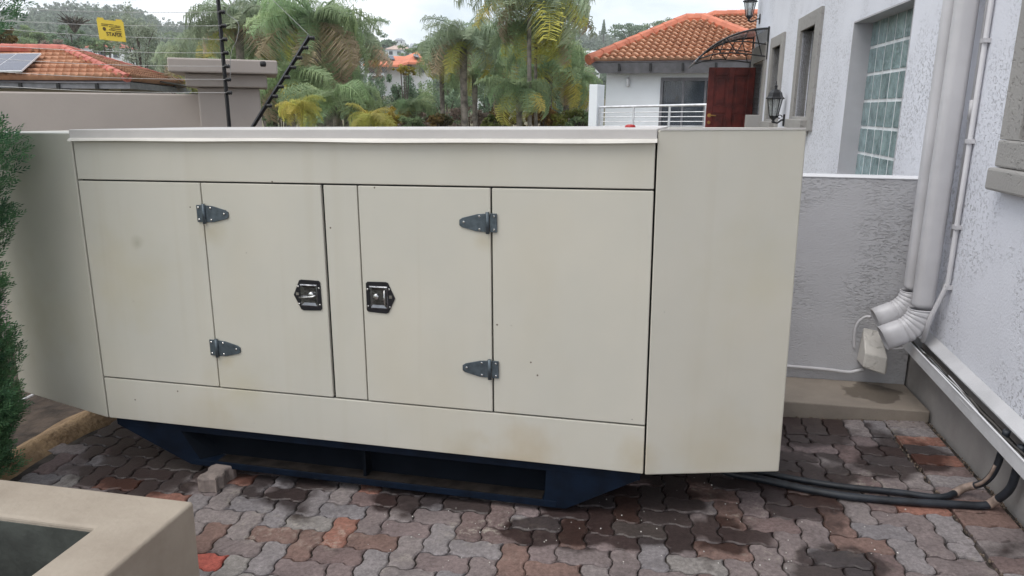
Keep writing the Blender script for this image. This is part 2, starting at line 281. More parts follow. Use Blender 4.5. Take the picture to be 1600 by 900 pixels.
# ------------------------------------------------------------------ mesh helpers
class MB:
    def __init__(s): s.v = []; s.f = []
    def add(s, vs, fs):
        n = len(s.v); s.v += [tuple(v) for v in vs]; s.f += [tuple(i+n for i in f) for f in fs]; return s
    def box(s, x0, x1, y0, y1, z0, z1, T=None):
        vs = [Vector((x, y, z)) for z in (z0, z1) for y in (y0, y1) for x in (x0, x1)]
        if T: vs = [T @ v for v in vs]
        return s.add(vs, [(0, 2, 3, 1), (4, 5, 7, 6), (0, 1, 5, 4), (2, 6, 7, 3), (0, 4, 6, 2), (1, 3, 7, 5)])
    def hexa(s, b4, t4):
        return s.add(list(b4)+list(t4), [(3, 2, 1, 0), (4, 5, 6, 7), (0, 1, 5, 4), (1, 2, 6, 5), (2, 3, 7, 6), (3, 0, 4, 7)])
    def prism(s, poly, off):
        n = len(poly); off = Vector(off); a = [Vector(p) for p in poly]
        return s.add(a+[p+off for p in a], [tuple(range(n))[::-1], tuple(range(n, 2*n))] + [(i, (i+1) % n, (i+1) % n+n, i+n) for i in range(n)])
    def tube(s, pts, r, n=8, cap=True):
        pts = [Vector(p) for p in pts]; rs = r if isinstance(r, (list, tuple)) else [r]*len(pts)
        rings = []; up = None
        for i, p in enumerate(pts):
            t = (pts[min(i+1, len(pts)-1)]-pts[max(i-1, 0)]).normalized()
            if up is None: up = Vector((0, 0, 1)) if abs(t.z) < .9 else Vector((1, 0, 0))
            a = t.cross(up).normalized(); b = a.cross(t).normalized(); up = b
            rings.append([p+(a*math.cos(2*math.pi*k/n)+b*math.sin(2*math.pi*k/n))*rs[i] for k in range(n)])
        vs = [v for rg in rings for v in rg]; fs = []
        for i in range(len(pts)-1):
            for k in range(n): fs.append((i*n+k, i*n+(k+1) % n, (i+1)*n+(k+1) % n, (i+1)*n+k))
        if cap: fs += [tuple(range(n))[::-1], tuple(range((len(pts)-1)*n, len(pts)*n))]
        return s.add(vs, fs)
    def lathe(s, prof, c, n=12, T=None):
        vs = []; fs = []
        for (r, z) in prof:
            for k in range(n):
                v = Vector((c[0]+r*math.cos(2*math.pi*k/n), c[1]+r*math.sin(2*math.pi*k/n), c[2]+z)); vs.append(T @ v if T else v)
        m_ = len(prof)
        for i in range(m_-1):
            for k in range(n): fs.append((i*n+k, i*n+(k+1) % n, (i+1)*n+(k+1) % n, (i+1)*n+k))
        fs += [tuple(range(n))[::-1], tuple(range((m_-1)*n, m_*n))]
        return s.add(vs, fs)
    def build(s, name, mt, parent=None, bevel=0, smooth=False, seg=2):
        me = bpy.data.meshes.new(name); me.from_pydata(s.v, [], s.f); me.validate(); me.update()
        return link(name, me, mt, parent, bevel, smooth, seg)
def link(name, me, mt, parent=None, bevel=0, smooth=False, seg=2):
    if mt and not me.materials: me.materials.append(mt)
    o = bpy.data.objects.new(name, me); COL.objects.link(o)
    if parent: o.parent = parent
    if smooth:
        for p in me.polygons: p.use_smooth = True
    if bevel:
        b = o.modifiers.new('bevel', 'BEVEL'); b.width = bevel; b.segments = seg; b.limit_method = 'ANGLE'
    return o
def thing(name, label, cat, Mx=None, group=None):
    o = bpy.data.objects.new(name, None); COL.objects.link(o); o.empty_display_size = .1
    if Mx is not None: o.matrix_world = Mx
    return tag(o, label, cat, group)
def tag(o, label, cat, group=None):
    o['label'] = label; o['category'] = cat
    if group: o['group'] = group
    return o
def struct(o): o['kind'] = 'structure'; return o
def stuff(o): o['kind'] = 'stuff'; return o
def arr_mesh(name, V, F):
    """V (n,3), F (m,4) or (m,3) numpy"""
    me = bpy.data.meshes.new(name); V = np.asarray(V, np.float32); F = np.asarray(F, np.int32); k = F.shape[1]
    me.vertices.add(len(V)); me.vertices.foreach_set('co', V.ravel())
    me.loops.add(F.size); me.loops.foreach_set('vertex_index', F.ravel())
    me.polygons.add(len(F)); me.polygons.foreach_set('loop_start', np.arange(0, F.size, k, dtype=np.int32)); me.polygons.foreach_set('loop_total', np.full(len(F), k, np.int32))
    me.update(calc_edges=True); return me
def copy(o, parent=None):
    c = o.copy(); COL.objects.link(c); c.parent = parent; return c
TR = Matrix.Translation

# ------------------------------------------------------------------ ground (one sheet to the horizon)
def terrain_z(x, y):
    r_ = math.hypot(x, y)
    near = -.212 + .04*max(-5, min(3.5, x))
    if y < 6.5 or r_ < 6.5: return near
    f = min(1, (r_-6.5)/20); f = f*f*(3-2*f)
    z = near*(1-f) + (-3.2)*f
    if r_ > 60:
        az = math.degrees(math.atan2(x, y)); q = (r_-60)/640
        hill = 60 + 5*math.sin(az*.23+1.0) + 3*math.sin(az*.61) - (11*math.exp(-((az+9)/9)**2)) + (6 if az < -25 else 0)
        e = min(1, q); e = e**1.35
        z += e*hill if y > 0 else 0
        if r_ > 700: z -= (r_-700)*.02
    return z
xs = sorted(set(list(np.linspace(-7, 6, 14)) + [-2500, -1600, -1000, -700, -500, -400, -320, -260, -200, -150, -110, -80, -55, -40, -28, -18, -12, 9, 14, 20, 30, 45, 65, 90, 120, 160, 210, 270, 340, 420, 520, 700, 1000, 1600, 2500]))
ys = sorted(set(list(np.linspace(-3, 9, 13)) + [-2500, -800, -200, -50, -12, 11, 14, 18, 23, 30, 40, 55, 75, 100, 130, 170, 220, 280, 350, 430, 520, 620, 720, 850, 1100, 1600, 2500]))
V = []; F = []
for y in ys:
    for x in xs: V.append((x, y, terrain_z(x, y)))
nx = len(xs)
for j in range(len(ys)-1):
    for i in range(nx-1): F.append((j*nx+i, j*nx+i+1, (j+1)*nx+i+1, (j+1)*nx+i))
struct(link('ground', arr_mesh('ground', V, F), M['ground'], smooth=True))

# paving bed (joint sand) with its pavers
XL = lambda y: -2.66 + (y-3.6)*.27          # left edge of the paving
bed = MB(); 
bp_ = [(-6, -2), (3.9, -2), (3.9, 6.4), (-2.0, 6.4), (-2.35, 4.75), (-2.68, 3.56), (-6, 3.3)]
bed.add([(x, y, gz(x, y)-.013) for x, y in bp_], [tuple(range(len(bp_)))])
bedo = struct(bed.build('paving', M['joint']))
U = .1140
def wave(t):  # zig-zag along each unit edge
    t = t % 1.0
    k = [(0, 0), (.14, .064), (.40, .064), (.60, -.064), (.86, -.064), (1, 0)]
    for (a, b), (c, d) in zip(k, k[1:]):
        if a <= t <= c: return b+(d-b)*(t-a)/(c-a)
def paver_outline(orient, x0, y0, gap=.024, jig=None):
    wv, hv = (2, 1) if orient == 'H' else (1, 2)
    pts = []; n = 4; KN = [0, .14, .40, .60, .86]; n = 5
    def P(x, y):
        X, Y = x + wave(y), y + wave(x)
        return X, Y
    for i in range(wv*n): pts.append(P(i//n+KN[i % n], 0))
    for i in range(hv*n): pts.append(P(wv, i//n+KN[i % n]))
    for i in range(wv*n): pts.append(P(wv-i//n-KN[i % n], hv))
    for i in range(hv*n): pts.append(P(0, hv-i//n-KN[i % n]))
    c = (wv/2, hv/2)
    out_ = []; m_ = len(pts)
    for i, (x, y) in enumerate(pts):
        a = pts[i-1]; b = pts[(i+1) % m_]; tx, ty = b[0]-a[0], b[1]-a[1]; l = math.hypot(tx, ty); nx_, ny_ = -ty/l, tx/l
        g = gap*(1 + (jig.uniform(-.6, .9) if jig else 0))
        out_.append(((x+nx_*g-c[0])*U, (y+ny_*g-c[1])*U, nx_, ny_))
    return out_
def paver_mesh(orient, k):
    j = random.Random(k*7+ (3 if orient == 'H' else 5)); o_ = paver_outline(orient, 0, 0, jig=j)[::1]; n = len(o_)
    o_ = o_[::2] if False else o_
    top = [(x+nx_*.006, y+ny_*.006, 0) for x, y, nx_, ny_ in o_]; mid = [(x, y, -.004-j.uniform(0, .003)) for x, y, _, _ in o_]; bot = [(x, y, -.05) for x, y, _, _ in o_]
    return top+mid+bot+[(0, 0, .0006)], [(i, (i+1) % n, 3*n) for i in range(n)] + [(i+n, (i+1) % n+n, (i+1) % n, i) for i in range(n)] + [(i+2*n, (i+1) % n+2*n, (i+1) % n+n, i+n) for i in range(n)]
PV = {}
for o_ in 'HV':
    for k in range(4):
        vs, fs = paver_mesh(o_, k); me = bpy.data.meshes.new('paver'); me.from_pydata(vs, [], fs); me.materials.append(M['paver']); PV[o_, k] = (me, vs, fs)
# plain header-course paver with uneven sides
def rect_paver(k):
    j = random.Random(k+90); n = 5; pts = []
    for i in range(n): pts.append((-U+2*U*i/n, -U/2 + .008*math.sin(i*2.5)))
    for i in range(2): pts.append((U, -U/2+U*i/2))
    for i in range(n): pts.append((U-2*U*i/n, U/2 + .008*math.sin((n-i)*2.5)))
    for i in range(2): pts.append((-U, U/2-U*i/2))
    pts = [(x*.965+j.uniform(-.002, .002), y*.94+j.uniform(-.002, .002)) for x, y in pts]; n = len(pts)
    top = [(x*.96, y*.93, 0) for x, y in pts]; mid = [(x, y, -.006) for x, y in pts]; bot = [(x, y, -.05) for x, y in pts]
    return top+mid+bot, [tuple(range(n))] + [(i+n, (i+1) % n+n, (i+1) % n, i) for i in range(n)] + [(i+2*n, (i+1) % n+2*n, (i+1) % n+n, i+n) for i in range(n)]
for k in range(3):
    vs, fs = rect_paver(k); me = bpy.data.meshes.new('paver'); me.from_pydata(vs, [], fs); me.materials.append(M['paver']); PV['R', k] = (me, vs, fs)
TILT = Matrix.Rotation(-.04, 4, 'Y')
places = []   # (key, matrix)
pr = random.Random(5)
def put(key, hx, hy, rot=0):
    P = Hw(hx, hy, 0); x, y = P.x, P.y
    if x < XL(y) + .05 or y < -1.6 or y > 6.2: return
    px, py = pix((x, y, gz(x, y)))
    Mx = TR((x, y, gz(x, y)+pr.uniform(-.002, .0025))) @ TILT @ Matrix.Rotation(-HY+rot+pr.uniform(-.012, .012), 4, 'Z') @ Matrix.Rotation(pr.uniform(-.012, .012), 4, 'X') @ Matrix.Rotation(pr.uniform(-.008, .008), 4, 'Y')
    places.append((key, Mx, px, py, x, y))
X_B, Y_B = -.262, -.325
def cut_paver(o_, hx, hy, hyl):
    pts = [(x+hx, y+hy) for x, y, _, _ in paver_outline(o_, 0, 0, gap=.05)]
    for ax_, lim in ((0, X_B-.010), (1, hyl-.008)):
        out_ = []
        for i in range(len(pts)):
            a, b = pts[i-1], pts[i]; ia, ib = a[ax_] <= lim, b[ax_] <= lim
            if ia != ib:
                t = (lim-a[ax_])/(b[ax_]-a[ax_]); out_.append((a[0]+(b[0]-a[0])*t, a[1]+(b[1]-a[1])*t))
            if ib: out_.append(b)
        pts = out_
        if len(pts) < 3: return
    n = len(pts); cx = sum(p[0] for p in pts)/n; cy = sum(p[1] for p in pts)/n
    if max(math.hypot(p[0]-cx, p[1]-cy) for p in pts) < .03: return
    P = Hw(cx, cy, 0); x, y = P.x, P.y
    if x < XL(y)+.05 or y < -1.6 or y > 6.2: return
    top = [((px_-cx)*.94, (py_-cy)*.94, 0) for px_, py_ in pts]; mid = [(px_-cx, py_-cy, -.006) for px_, py_ in pts]; bot = [(px_-cx, py_-cy, -.05) for px_, py_ in pts]
    vs = top+mid+bot+[(0, 0, .0005)]; fs = [(i, (i+1) % n, 3*n) for i in range(n)] + [(i+n, (i+1) % n+n, (i+1) % n, i) for i in range(n)] + [(i+2*n, (i+1) % n+2*n, (i+1) % n+n, i+n) for i in range(n)]
    me = bpy.data.meshes.new('paver'); me.from_pydata(vs, [], fs); me.materials.append(M['paver']); key = ('C', len(PV)); PV[key] = (me, vs, fs); put(key, cx, cy)
for i in range(-52, 2):
    for j in range(-54, 26):
        k = (i-j) % 4
        if k == 0: o_, cx, cy = 'H', i+1, j+.5
        elif k == 3: o_, cx, cy = 'V', i+.5, j+1
        else: continue
        hx, hy = X_B + cx*U - .0, cy*U + Y_B - .11
        if hy > -.375 and hx > -1.35: hyl = -.325
        else: hyl = 99
        ext = (U, U/2) if o_ == 'H' else (U/2, U)
        if hx-ext[0] > X_B-.03 or (hyl < 9 and hy-ext[1] > hyl-.03): continue
        if hx+ext[0] > X_B+.004 or (hyl < 9 and hy+ext[1] > hyl+.004): cut_paver(o_, hx, hy, hyl); continue
        if hy > 2.2: continue
        put((o_, pr.randrange(4)), hx, hy)
for i in range(-48, 0):                       # header course along the house plinth
    put(('R', pr.randrange(3)), -.135, -.06 + (i+.5)*U*1.0 + .0)
for i in range(10):                           # soldier course in front of the slab
    put(('R', pr.randrange(3)), -.31 - i*U, -.205, math.pi/2)
def seen(px, py, x, y):
    if not (-40 < px < 1640 and py < 945): return False
    # behind the canopy / planter
    lo = 652 + (px-169)*.1085 if px < 1008 else 743-(px-1008)*.03
    if px < 1222 and py < lo - 4: return False
    if px < 315 and py > 742+px*.135+8: return False
    return py > 600
vis = [p for p in places if seen(*p[2:])]; vis.sort(key=lambda p: math.hypot(p[4], p[5]))
sel = vis[:296]; selid = set(id(p) for p in sel)
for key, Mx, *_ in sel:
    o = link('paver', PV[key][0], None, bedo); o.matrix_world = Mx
rest = [p for p in places if id(p) not in selid]
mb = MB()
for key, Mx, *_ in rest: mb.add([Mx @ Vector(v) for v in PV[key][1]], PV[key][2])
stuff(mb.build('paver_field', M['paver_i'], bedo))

# sand spill and soil beside the paving
def lumpy(name, poly_fn, mt, res=60, x0=-4.6, x1=-2.0, y0=3.2, y1=6.2):
    V = []; F = []; idx = {}
    for j in range(res+1):
        for i in range(res+1):
            x = x0+(x1-x0)*i/res; y = y0+(y1-y0)*j/res; h = poly_fn(x, y)
            V.append((x, y, gz(x, y)+h))
    for j in range(res):
        for i in range(res):
            F.append((j*(res+1)+i, j*(res+1)+i+1, (j+1)*(res+1)+i+1, (j+1)*(res+1)+i))
    return link(name, arr_mesh(name, V, F), mt, smooth=True)
def nz(x, y): return .5*math.sin(x*9+1.3*math.sin(y*5))+.3*math.sin(y*17+x*6)+.2*math.sin(x*31-y*23)
soil = struct(lumpy('soil_bed', lambda x, y: -.035 + .010*nz(x, y) if x < XL(y)+.02 else -.06, M['soil']))
def sandh(x, y):
    d = x - (XL(y)-.13)           # centre line of the mound
    wdt = .17 + .03*math.sin(y*6)
    return -.05 + .085*math.exp(-(d/wdt)**2) + .010*nz(x, y)
sand = stuff(lumpy('sand_spill', lambda x, y: sandh(x, y) if abs(x-(XL(y)-.12)) < .42 and y < 5.2 else -.08, M['sand'], res=70, x0=-3.6, x1=-1.9, y0=2.9, y1=5.4))
pp = MB().tube([atg(20, 640)+Vector((0, 0, .03)), atg(62, 619)+Vector((0, 0, .03)), atg(110, 598)+Vector((0, 0, .03))], .010, 8).build('pipe', M['pipe'], smooth=True)
tag(pp, 'thin pale pipe lying on dark soil beside the green bush', 'pipe')

# ------------------------------------------------------------------ generator
gen = thing('generator', 'cream enclosed generator with double doors on a navy skid, dominating the courtyard', 'generator', GM)
US = [0, .6795, 1.2943, 1.4662, 2.0737, 2.7473]; WB, WD, WT, WH = 0, .2255, 1.229, 1.46
g = .0035
MB().box(.012, 2.735, .022, 1.05, .004, 1.45).build('inner_frame', M['dark'], gen)
def panel(name, u0, u1, w0, w1, v0=0., v1=.020, label=None):
    o = MB().box(u0+g, u1-g, v0, v1, w0+g, w1-g).build(name, M['paint'], gen, bevel=.0035)
    if label: o['label'] = label
    return o
panel('top_panel', 0, US[5], WT, 1.424)
panel('bottom_panel', 0, US[5], WB, WD)
panel('fixed_panel', 0, US[1], WD, WT); panel('fixed_panel', US[4], US[5], WD, WT)
panel('centre_panel', US[2]+.004, US[3], WD, WT, .002)
d1 = panel('door', US[1], US[2], WD, WT, -.002, .018, 'left door, hinged on its left'); d2 = panel('door', US[3], US[4], WD, WT, -.002, .018, 'right door, hinged on its right')
# roof: slab with a folded drip edge
MB().box(-.002, 2.750, -.012, 1.05, 1.424, 1.468).build('roof', M['paint2'], gen, bevel=.004)
dr = MB(); n = 26
for i in range(n):
    a0, a1 = 2.752*i/n, 2.752*(i+1)/n
    b0, b1 = [.002*math.sin(a*2.3)+.0015*math.sin(a*7) for a in (a0, a1)]
    dr.hexa([(a0, -.030, 1.414+b0), (a1, -.030, 1.414+b1), (a1, -.010, 1.416+b1), (a0, -.010, 1.416+b0)], [(a0, -.026, 1.422+b0), (a1, -.026, 1.422+b1), (a1, -.010, 1.430), (a0, -.010, 1.430)])
dr.build('drip_edge', M['paint3'], gen)
# angled end cowls
cr = MB().prism([(2.7515, -.002, 0), (3.318, .165, 0), (3.318, .90, 0), (2.7515, 1.05, 0)], (0, 0, 1.462)); cr.build('end_cowl', M['paint'], gen, bevel=.006)['label'] = 'right end cowl'
cl = MB().prism([(-.008, .002, 0), (-.008, 1.05, 0), (-.80, .92, 0), (-.80, .222, 0)], (0, 0, 1.452)); cl.build('end_cowl', M['paint'], gen, bevel=.006)['label'] = 'left end cowl, darker in the shade of the bush'
MB().prism([(2.76, -.004, 1.463), (3.315, .16, 1.463), (3.315, .17, 1.463), (2.76, .006, 1.463)], (0, 0, .006)).build('top_flange', M['paint2'], gen)
# hinges
def hinge(u, w_, sgn, door):
    """u = knuckle line; sgn +1: long strap to the right"""
    T = TR((u, -.003, w_)) @ Matrix.Scale(sgn, 4, (1, 0, 0))
    m_ = MB().prism([T @ Vector(p) for p in [(.004, -.006, .040), (.052, -.006, .036), (.118, -.006, .019), (.132, -.006, .010), (.132, -.006, -.014), (.120, -.006, -.022), (.055, -.006, -.038), (.004, -.006, -.040)]], (0, .006, 0))
    h = m_.build('hinge', M['hinge'], door, bevel=.0015)
    pl = MB().prism([T @ Vector(p) for p in [(-.034, -.006, .040), (-.003, -.006, .040), (-.003, -.006, -.040), (-.034, -.006, -.040)]], (0, .006, 0)).build('hinge_plate', M['hinge'], door, bevel=.0015)
    MB().tube([T @ Vector((.006, -.009, .046)), T @ Vector((.006, -.009, -.046))], .0085, 10).build('hinge_pin', M['hinge'], door, smooth=True)
    for (x, z) in [(-.022, .028), (-.022, -.028), (.042, .027), (.042, -.028), (.112, .001)]:
        MB().lathe([(.0052, 0), (.0052, .003), (.003, .005)], (0, 0, 0), 8, T @ TR((x, -.006, z)) @ Matrix.Rotation(math.pi/2, 4, 'X')).build('hinge_bolt', M['bolt'], door)
hinge(.686, 1.084, 1, d1); hinge(.686, .432, 1, d1); hinge(2.066, 1.080, -1, d2); hinge(2.068, .430, -1, d2)
def latch(uc, w_, sgn, door, handle):
    T = TR((uc, -.003, w_)) @ Matrix.Scale(sgn, 4, (1, 0, 0))
    outl = [(-.068, 0), (-.036, .069), (-.026, .073), (.062, .071), (.070, .063), (.072, -.060), (.064, -.069), (-.022, -.073), (-.034, -.068)]
    MB().prism([T @ Vector((x, -.004, z)) for x, z in outl], (0, .004, 0)).build('latch_plate', M['blackplate'], door, bevel=.001)
    # recessed dish: rim frame, floor and sloping cheeks
    d = MB(); r0 = [(-.034, -.052), (.054, -.052), (.054, .052), (-.034, .052)]; r1 = [(-.029, -.047), (.049, -.047), (.049, .047), (-.029, .047)]; r2 = [(-.014, -.034), (.040, -.034), (.040, .036), (-.014, .036)]
    vs = [T @ Vector((x, -.0046, z)) for x, z in r0] + [T @ Vector((x, -.0075, z)) for x, z in r1] + [T @ Vector((x, -.0044, z)) for x, z in r2]
    fs = [(i, (i+1) % 4, (i+1) % 4+4, i+4) for i in range(4)] + [(i+4, (i+1) % 4+4, (i+1) % 4+8, i+8) for i in range(4)] + [(8, 9, 10, 11)]
    d.add(vs, fs); d.build('latch_dish', M['chrome'], door)
    hb = MB()
    if handle == 'h': hb.tube([T @ Vector(p) for p in [(-.036, -.013, -.010), (-.01, -.016, -.007), (.035, -.017, -.003), (.047, -.012, .004)]], .0042, 8)
    else: hb.tube([T @ Vector(p) for p in [(-.022, -.013, .036), (-.022, -.018, 0), (-.022, -.013, -.034)]], .0042, 8)
    hb.lathe([(.014, 0), (.014, .004), (.009, .007)], (0, 0, 0), 12, T @ TR((.022, -.006, .004)) @ Matrix.Rotation(math.pi/2, 4, 'X'))
    hb.build('latch_handle', M['bolt'], door, smooth=True)
    for (x, z) in [(-.042, .040), (-.042, -.042), (.063, .036), (.063, -.042)]: MB().lathe([(.0048, 0), (.0048, .003), (.003, .0045)], (0, 0, 0), 8, T @ TR((x, -.004, z)) @ Matrix.Rotation(math.pi/2, 4, 'X')).build('latch_bolt', M['bolt'], door)
    MB().box(-.055, -.040, -.006, -.004, -.001, .012, T).build('lock', M['bolt'], door)
latch(1.192, .720, 1, d1, 'h'); latch(1.558, .728, -1, d2, 'v')
# skid: channel-section side rails with gusset plates and cross members
def skid_rail(vf, vb):
    s = 1 if vb > vf else -1
    MB().box(.02, 2.73, vf, vf+s*.16, -.045, -.006).build('rail_top', M['skid'], gen, bevel=.002)
    MB().box(.42, 2.30, vf+s*.085, vf+s*.10, -.19, -.058).build('rail_web', M['railshade'], gen)
    MB().box(.47, 2.36, vf, vf+s*.09, -.225, -.193).build('rail_bottom', M['skid'], gen, bevel=.002); MB().box(.60, 2.29, vf+s*.006, vf+s*.083, -.1925, -.189).build('dust_layer', M['dusty'], gen)
    MB().prism([(.02, vf+s*.004, -.046), (.40, vf+s*.004, -.046), (.52, vf+s*.004, -.225), (.44, vf+s*.004, -.225)], (0, s*.012, 0)).build('gusset', M['skid'], gen)
    MB().prism([(.40, vf+s*.004, -.046), (.52, vf+s*.004, -.225), (.60, vf+s*.085, -.225), (.46, vf+s*.085, -.058)], (.004, s*.003, 0)).build('gusset_return', M['railshade'], gen)
    MB().prism([(2.72, vf+s*.004, -.046), (2.31, vf+s*.004, -.046), (2.30, vf+s*.004, -.225), (2.40, vf+s*.004, -.225)], (0, s*.012, 0)).build('gusset', M['skid'], gen)
    MB().box(1.40, 1.415, vf+s*.02, vf+s*.10, -.19, -.058).build('stiffener', M['railshade'], gen)
skid_rail(.03, 1); skid_rail(.98, -1)
MB().box(.44, .52, .13, .88, -.2, -.03).build('cross_member', M['skid'], gen); MB().box(2.26, 2.34, .13, .88, -.2, -.03).build('cross_member', M['skid'], gen)
MB().box(-.6, 3.1, .2, .9, .002, .02).build('floor_plate', M['dark'], gen)
# loose paver under the skid
k, bvs, bfs = 0, *PV['H', 1][1:]
bb = MB().add([(v[0]*.82, v[1]*.92, v[2]*1.5) for v in bvs], bfs)
n_ = len(bvs)//3; bb.add([(0, 0, -.0775)], []); bb.f += [((i+1) % n_+2*n_, i+2*n_, len(bb.v)-1) for i in range(n_)]
b_ = bb.build('loose_paver', mat('dry_paver', (.26, .215, .195), .85, var=.2, vs=14, bump=.5, bs=60))
bxy = atg(325, 772); b_.matrix_world = TR((bxy.x+.01, bxy.y+.10, gz(bxy.x, 3.4)+.080)) @ Matrix.Rotation(R(80), 4, 'Z')
tag(b_, 'loose grey zigzag paver wedged under the left end of the navy skid', 'paver')
redc = MB().lathe([(.03, 0), (.055, .012), (.06, .03), (.05, .05), (.02, .058)], (0, 0, 0), 14).build('filler_cap', M['red'], smooth=True)
redc.matrix_world = GM @ TR((2.60, .5, 1.457)) @ Matrix.Scale(.42, 4); tag(redc, 'small round red cap on the generator roof near the right seam', 'cap')

# ------------------------------------------------------------------ ground cables
def cable(pts, r, label, mt=M['cable'], cat='cable', grp=None, n=10, res=8):
    P = [Vector(p) for p in pts]; out_ = []
    for i in range(len(P)-1):
        p0, p1, p2, p3 = P[max(i-1, 0)], P[i], P[i+1], P[min(i+2, len(P)-1)]
        for k in range(res):
            t = k/res; out_.append(.5*((2*p1)+(-p0+p2)*t+(2*p0-5*p1+4*p2-p3)*t*t+(-p0+3*p1-3*p2+p3)*t**3))
    out_.append(P[-1]); cable.path = out_; o = MB().tube(out_, r, n).build('cable', mt, smooth=True)
    if label: tag(o, label, cat, grp)
    return o
def ag(px, py, h=.02): p = atg(px, py); return (p.x, p.y, p.z+h)
c1 = cable([(.9, 3.75, 0.02), ag(1110, 735, .05), ag(1190, 744), ag(1300, 764), ag(1400, 775), ag(1470, 783), Hw(-.15, -.93, -.035), Hw(-.095, -.985, .03), Hw(-.068, -1.01, .13), Hw(-.06, -1.02, .30)], .0155, 'upper black cable from under the generator, rising into the tray first')
p1_ = cable.path
c2 = cable([(1.0, 3.6, .0), ag(1120, 742, .04), ag(1200, 757), ag(1300, 778), ag(1400, 789), ag(1500, 795), ag(1535, 797, .022), Hw(-.085, -1.06, -.03), Hw(-.052, -1.10, .05), Hw(-.045, -1.12, .13), Hw(-.045, -1.13, .28)], .018, 'lower thicker black cable from under the generator, nearer the camera')
p2_ = cable.path
MB().tube(p1_[-29:-20], .0185, 10).build('cable_sleeve', M['pinkpvc'], c1, smooth=True)
MB().tube(p2_[-29:-21], .021, 10).build('cable_sleeve', M['pinkpvc'], c2, smooth=True)
MB().tube([p+Vector((-.012, -.004, .0)) for p in p1_[-20:-8]], .008, 8).build('split_conduit', M['pinkpvc'], c1, smooth=True)

# ------------------------------------------------------------------ house on the right
house = thing('white_house', 'white house with pitted textured plaster wall along the right side', 'house', HM)
S0, S1, Z0, Z1 = -5.5, 8.35, .33, 4.7
holes = [(1.10, 2.55, 1.10, 2.385), (3.90, 4.64, 1.56, 2.51), (5.85, 6.46, 1.53, 2.47), (7.15, 8.12, .3, 2.36), (-1.55, -.62, 1.53, 2.6)]
def wall_holes(x, s0, s1, z0, z1, holes, depth):
    S = sorted({s0, s1, *[h[0] for h in holes], *[h[1] for h in holes]}); Z = sorted({z0, z1, *[max(z0, h[2]) for h in holes], *[h[3] for h in holes]})
    m_ = MB()
    for a, b in zip(S, S[1:]):
        for c, d in zip(Z, Z[1:]):
            ms, mz = (a+b)/2, (c+d)/2
            if any(h[0] < ms < h[1] and h[2] < mz < h[3] for h in holes): continue
            m_.add([(x, a, c), (x, b, c), (x, b, d), (x, a, d)], [(3, 2, 1, 0)])
    for h in holes:
        a, b, c, d = h; c = max(c, z0)
        m_.add([(x, a, c), (x, b, c), (x, b, d), (x, a, d), (x+depth, a, c), (x+depth, b, c), (x+depth, b, d), (x+depth, a, d)], [(0, 1, 5, 4), (1, 2, 6, 5), (2, 3, 7, 6), (3, 0, 4, 7)])
    return m_
wm = wall_holes(0, S0, S1, Z0, Z1, holes, .22)
wm.add([(0, S0, Z0), (0, S0, Z1), (.0, S1, Z1), (0, S1, Z0), (4.5, S0, Z0), (4.5, S0, Z1), (4.5, S1, Z1), (4.5, S1, Z0)], [(0, 1, 5, 4), (1, 2, 6, 5), (2, 3, 7, 6), (5, 6, 7, 4)])
wm.build('wall', M['wall'], house)
MB().box(.012, 4.48, S0+.01, S1-.01, -.6, Z0+.002).build('plinth', M['plinth'], house)
MB().box(-.35, 4.8, S0-.3, S1+.1, 4.7, 4.85).build('roof_slab', M['fascia'], house)
MB().box(.6, .62, S0+.1, S1-.1, .4, 4.6).build('inner_wall', M['interior'], house)
# glass block window
gw = MB().box(.15, .20, 1.10, 2.55, 1.09, 2.40).build('window', M['mortar'], house); gw['label'] = 'glass block window'
cols_, rows_ = 7, 6; ps, pz = 1.45/7, .2145
gm = MB(); gm.box(-.007, 0, -.0875, .0875, -.0955, .0955); gme = bpy.data.meshes.new('glass_block'); gme.from_pydata(gm.v, [], gm.f); gme.materials.append(M['gblock'])
for i in range(cols_):
    for j in range(rows_):
        o = link('glass_block', gme, None, gw, bevel=.006); o.location = (.150, 1.10+ps*(i+.5), 1.105+pz*(j+.5) - .003)
# smooth rendered reveal around the glass blocks
rv = MB(); e = .004
rv.box(-.002, .149, 1.10+.001, 1.10+.012, 1.12, 2.372); rv.box(-.002, .149, 2.538, 2.549, 1.12, 2.372); rv.box(-.002, .149, 1.1125, 2.5375, 2.372, 2.3835); rv.box(-.03, .149, 1.06, 2.60, 1.095, 1.119)
rv.build('window_reveal', M['smooth_grey'], house)
def trim_window(a, b, c, d, oa, ob, oc, od, sill=True, sa=None, sb=None, sz=None):
    """outer surround oa..od, opening a..d"""
    t = MB(); x0, x1 = -.03, .10
    t.box(x0, x1, oa, a, oc, od); t.box(x0, x1, b, ob, oc, od); t.box(x0, x1, a, b, d, od)
    if oc < c: t.box(x0, x1, a, b, oc, c)
    s_ = t.build('window_surround', M['trim'], house, bevel=.004)
    f = MB(); w_ = .035
    f.box(.11, .15, a, a+w_, c, d); f.box(.11, .15, b-w_, b, c, d); f.box(.11, .15, a+w_, b-w_, d-w_, d); f.box(.11, .15, a+w_, b-w_, c, c+w_); f.box(.112, .148, (a+b)/2-.015, (a+b)/2+.015, c+w_, d-w_)
    fo = f.build('window', M['blackmetal'], house); fo['label'] = 'dark framed narrow window'
    MB().box(.125, .132, a+w_, b-w_, c+w_, d-w_).build('pane', M['glassdark'], fo)
    if sill: MB().box(-.09, .10, sa, sb, sz, oc+.002 if oc < sz else sz+.14).build('window_sill', M['trim'], house, bevel=.006)
trim_window(3.93, 4.64, 1.60, 2.51, 3.70, 4.81, 1.46, 2.655, True, 3.86, 4.72, 1.45-.02)
trim_window(5.85, 6.46, 1.55, 2.47, 5.67, 6.62, 1.42, 2.605, True, 5.8, 6.5, 1.38)
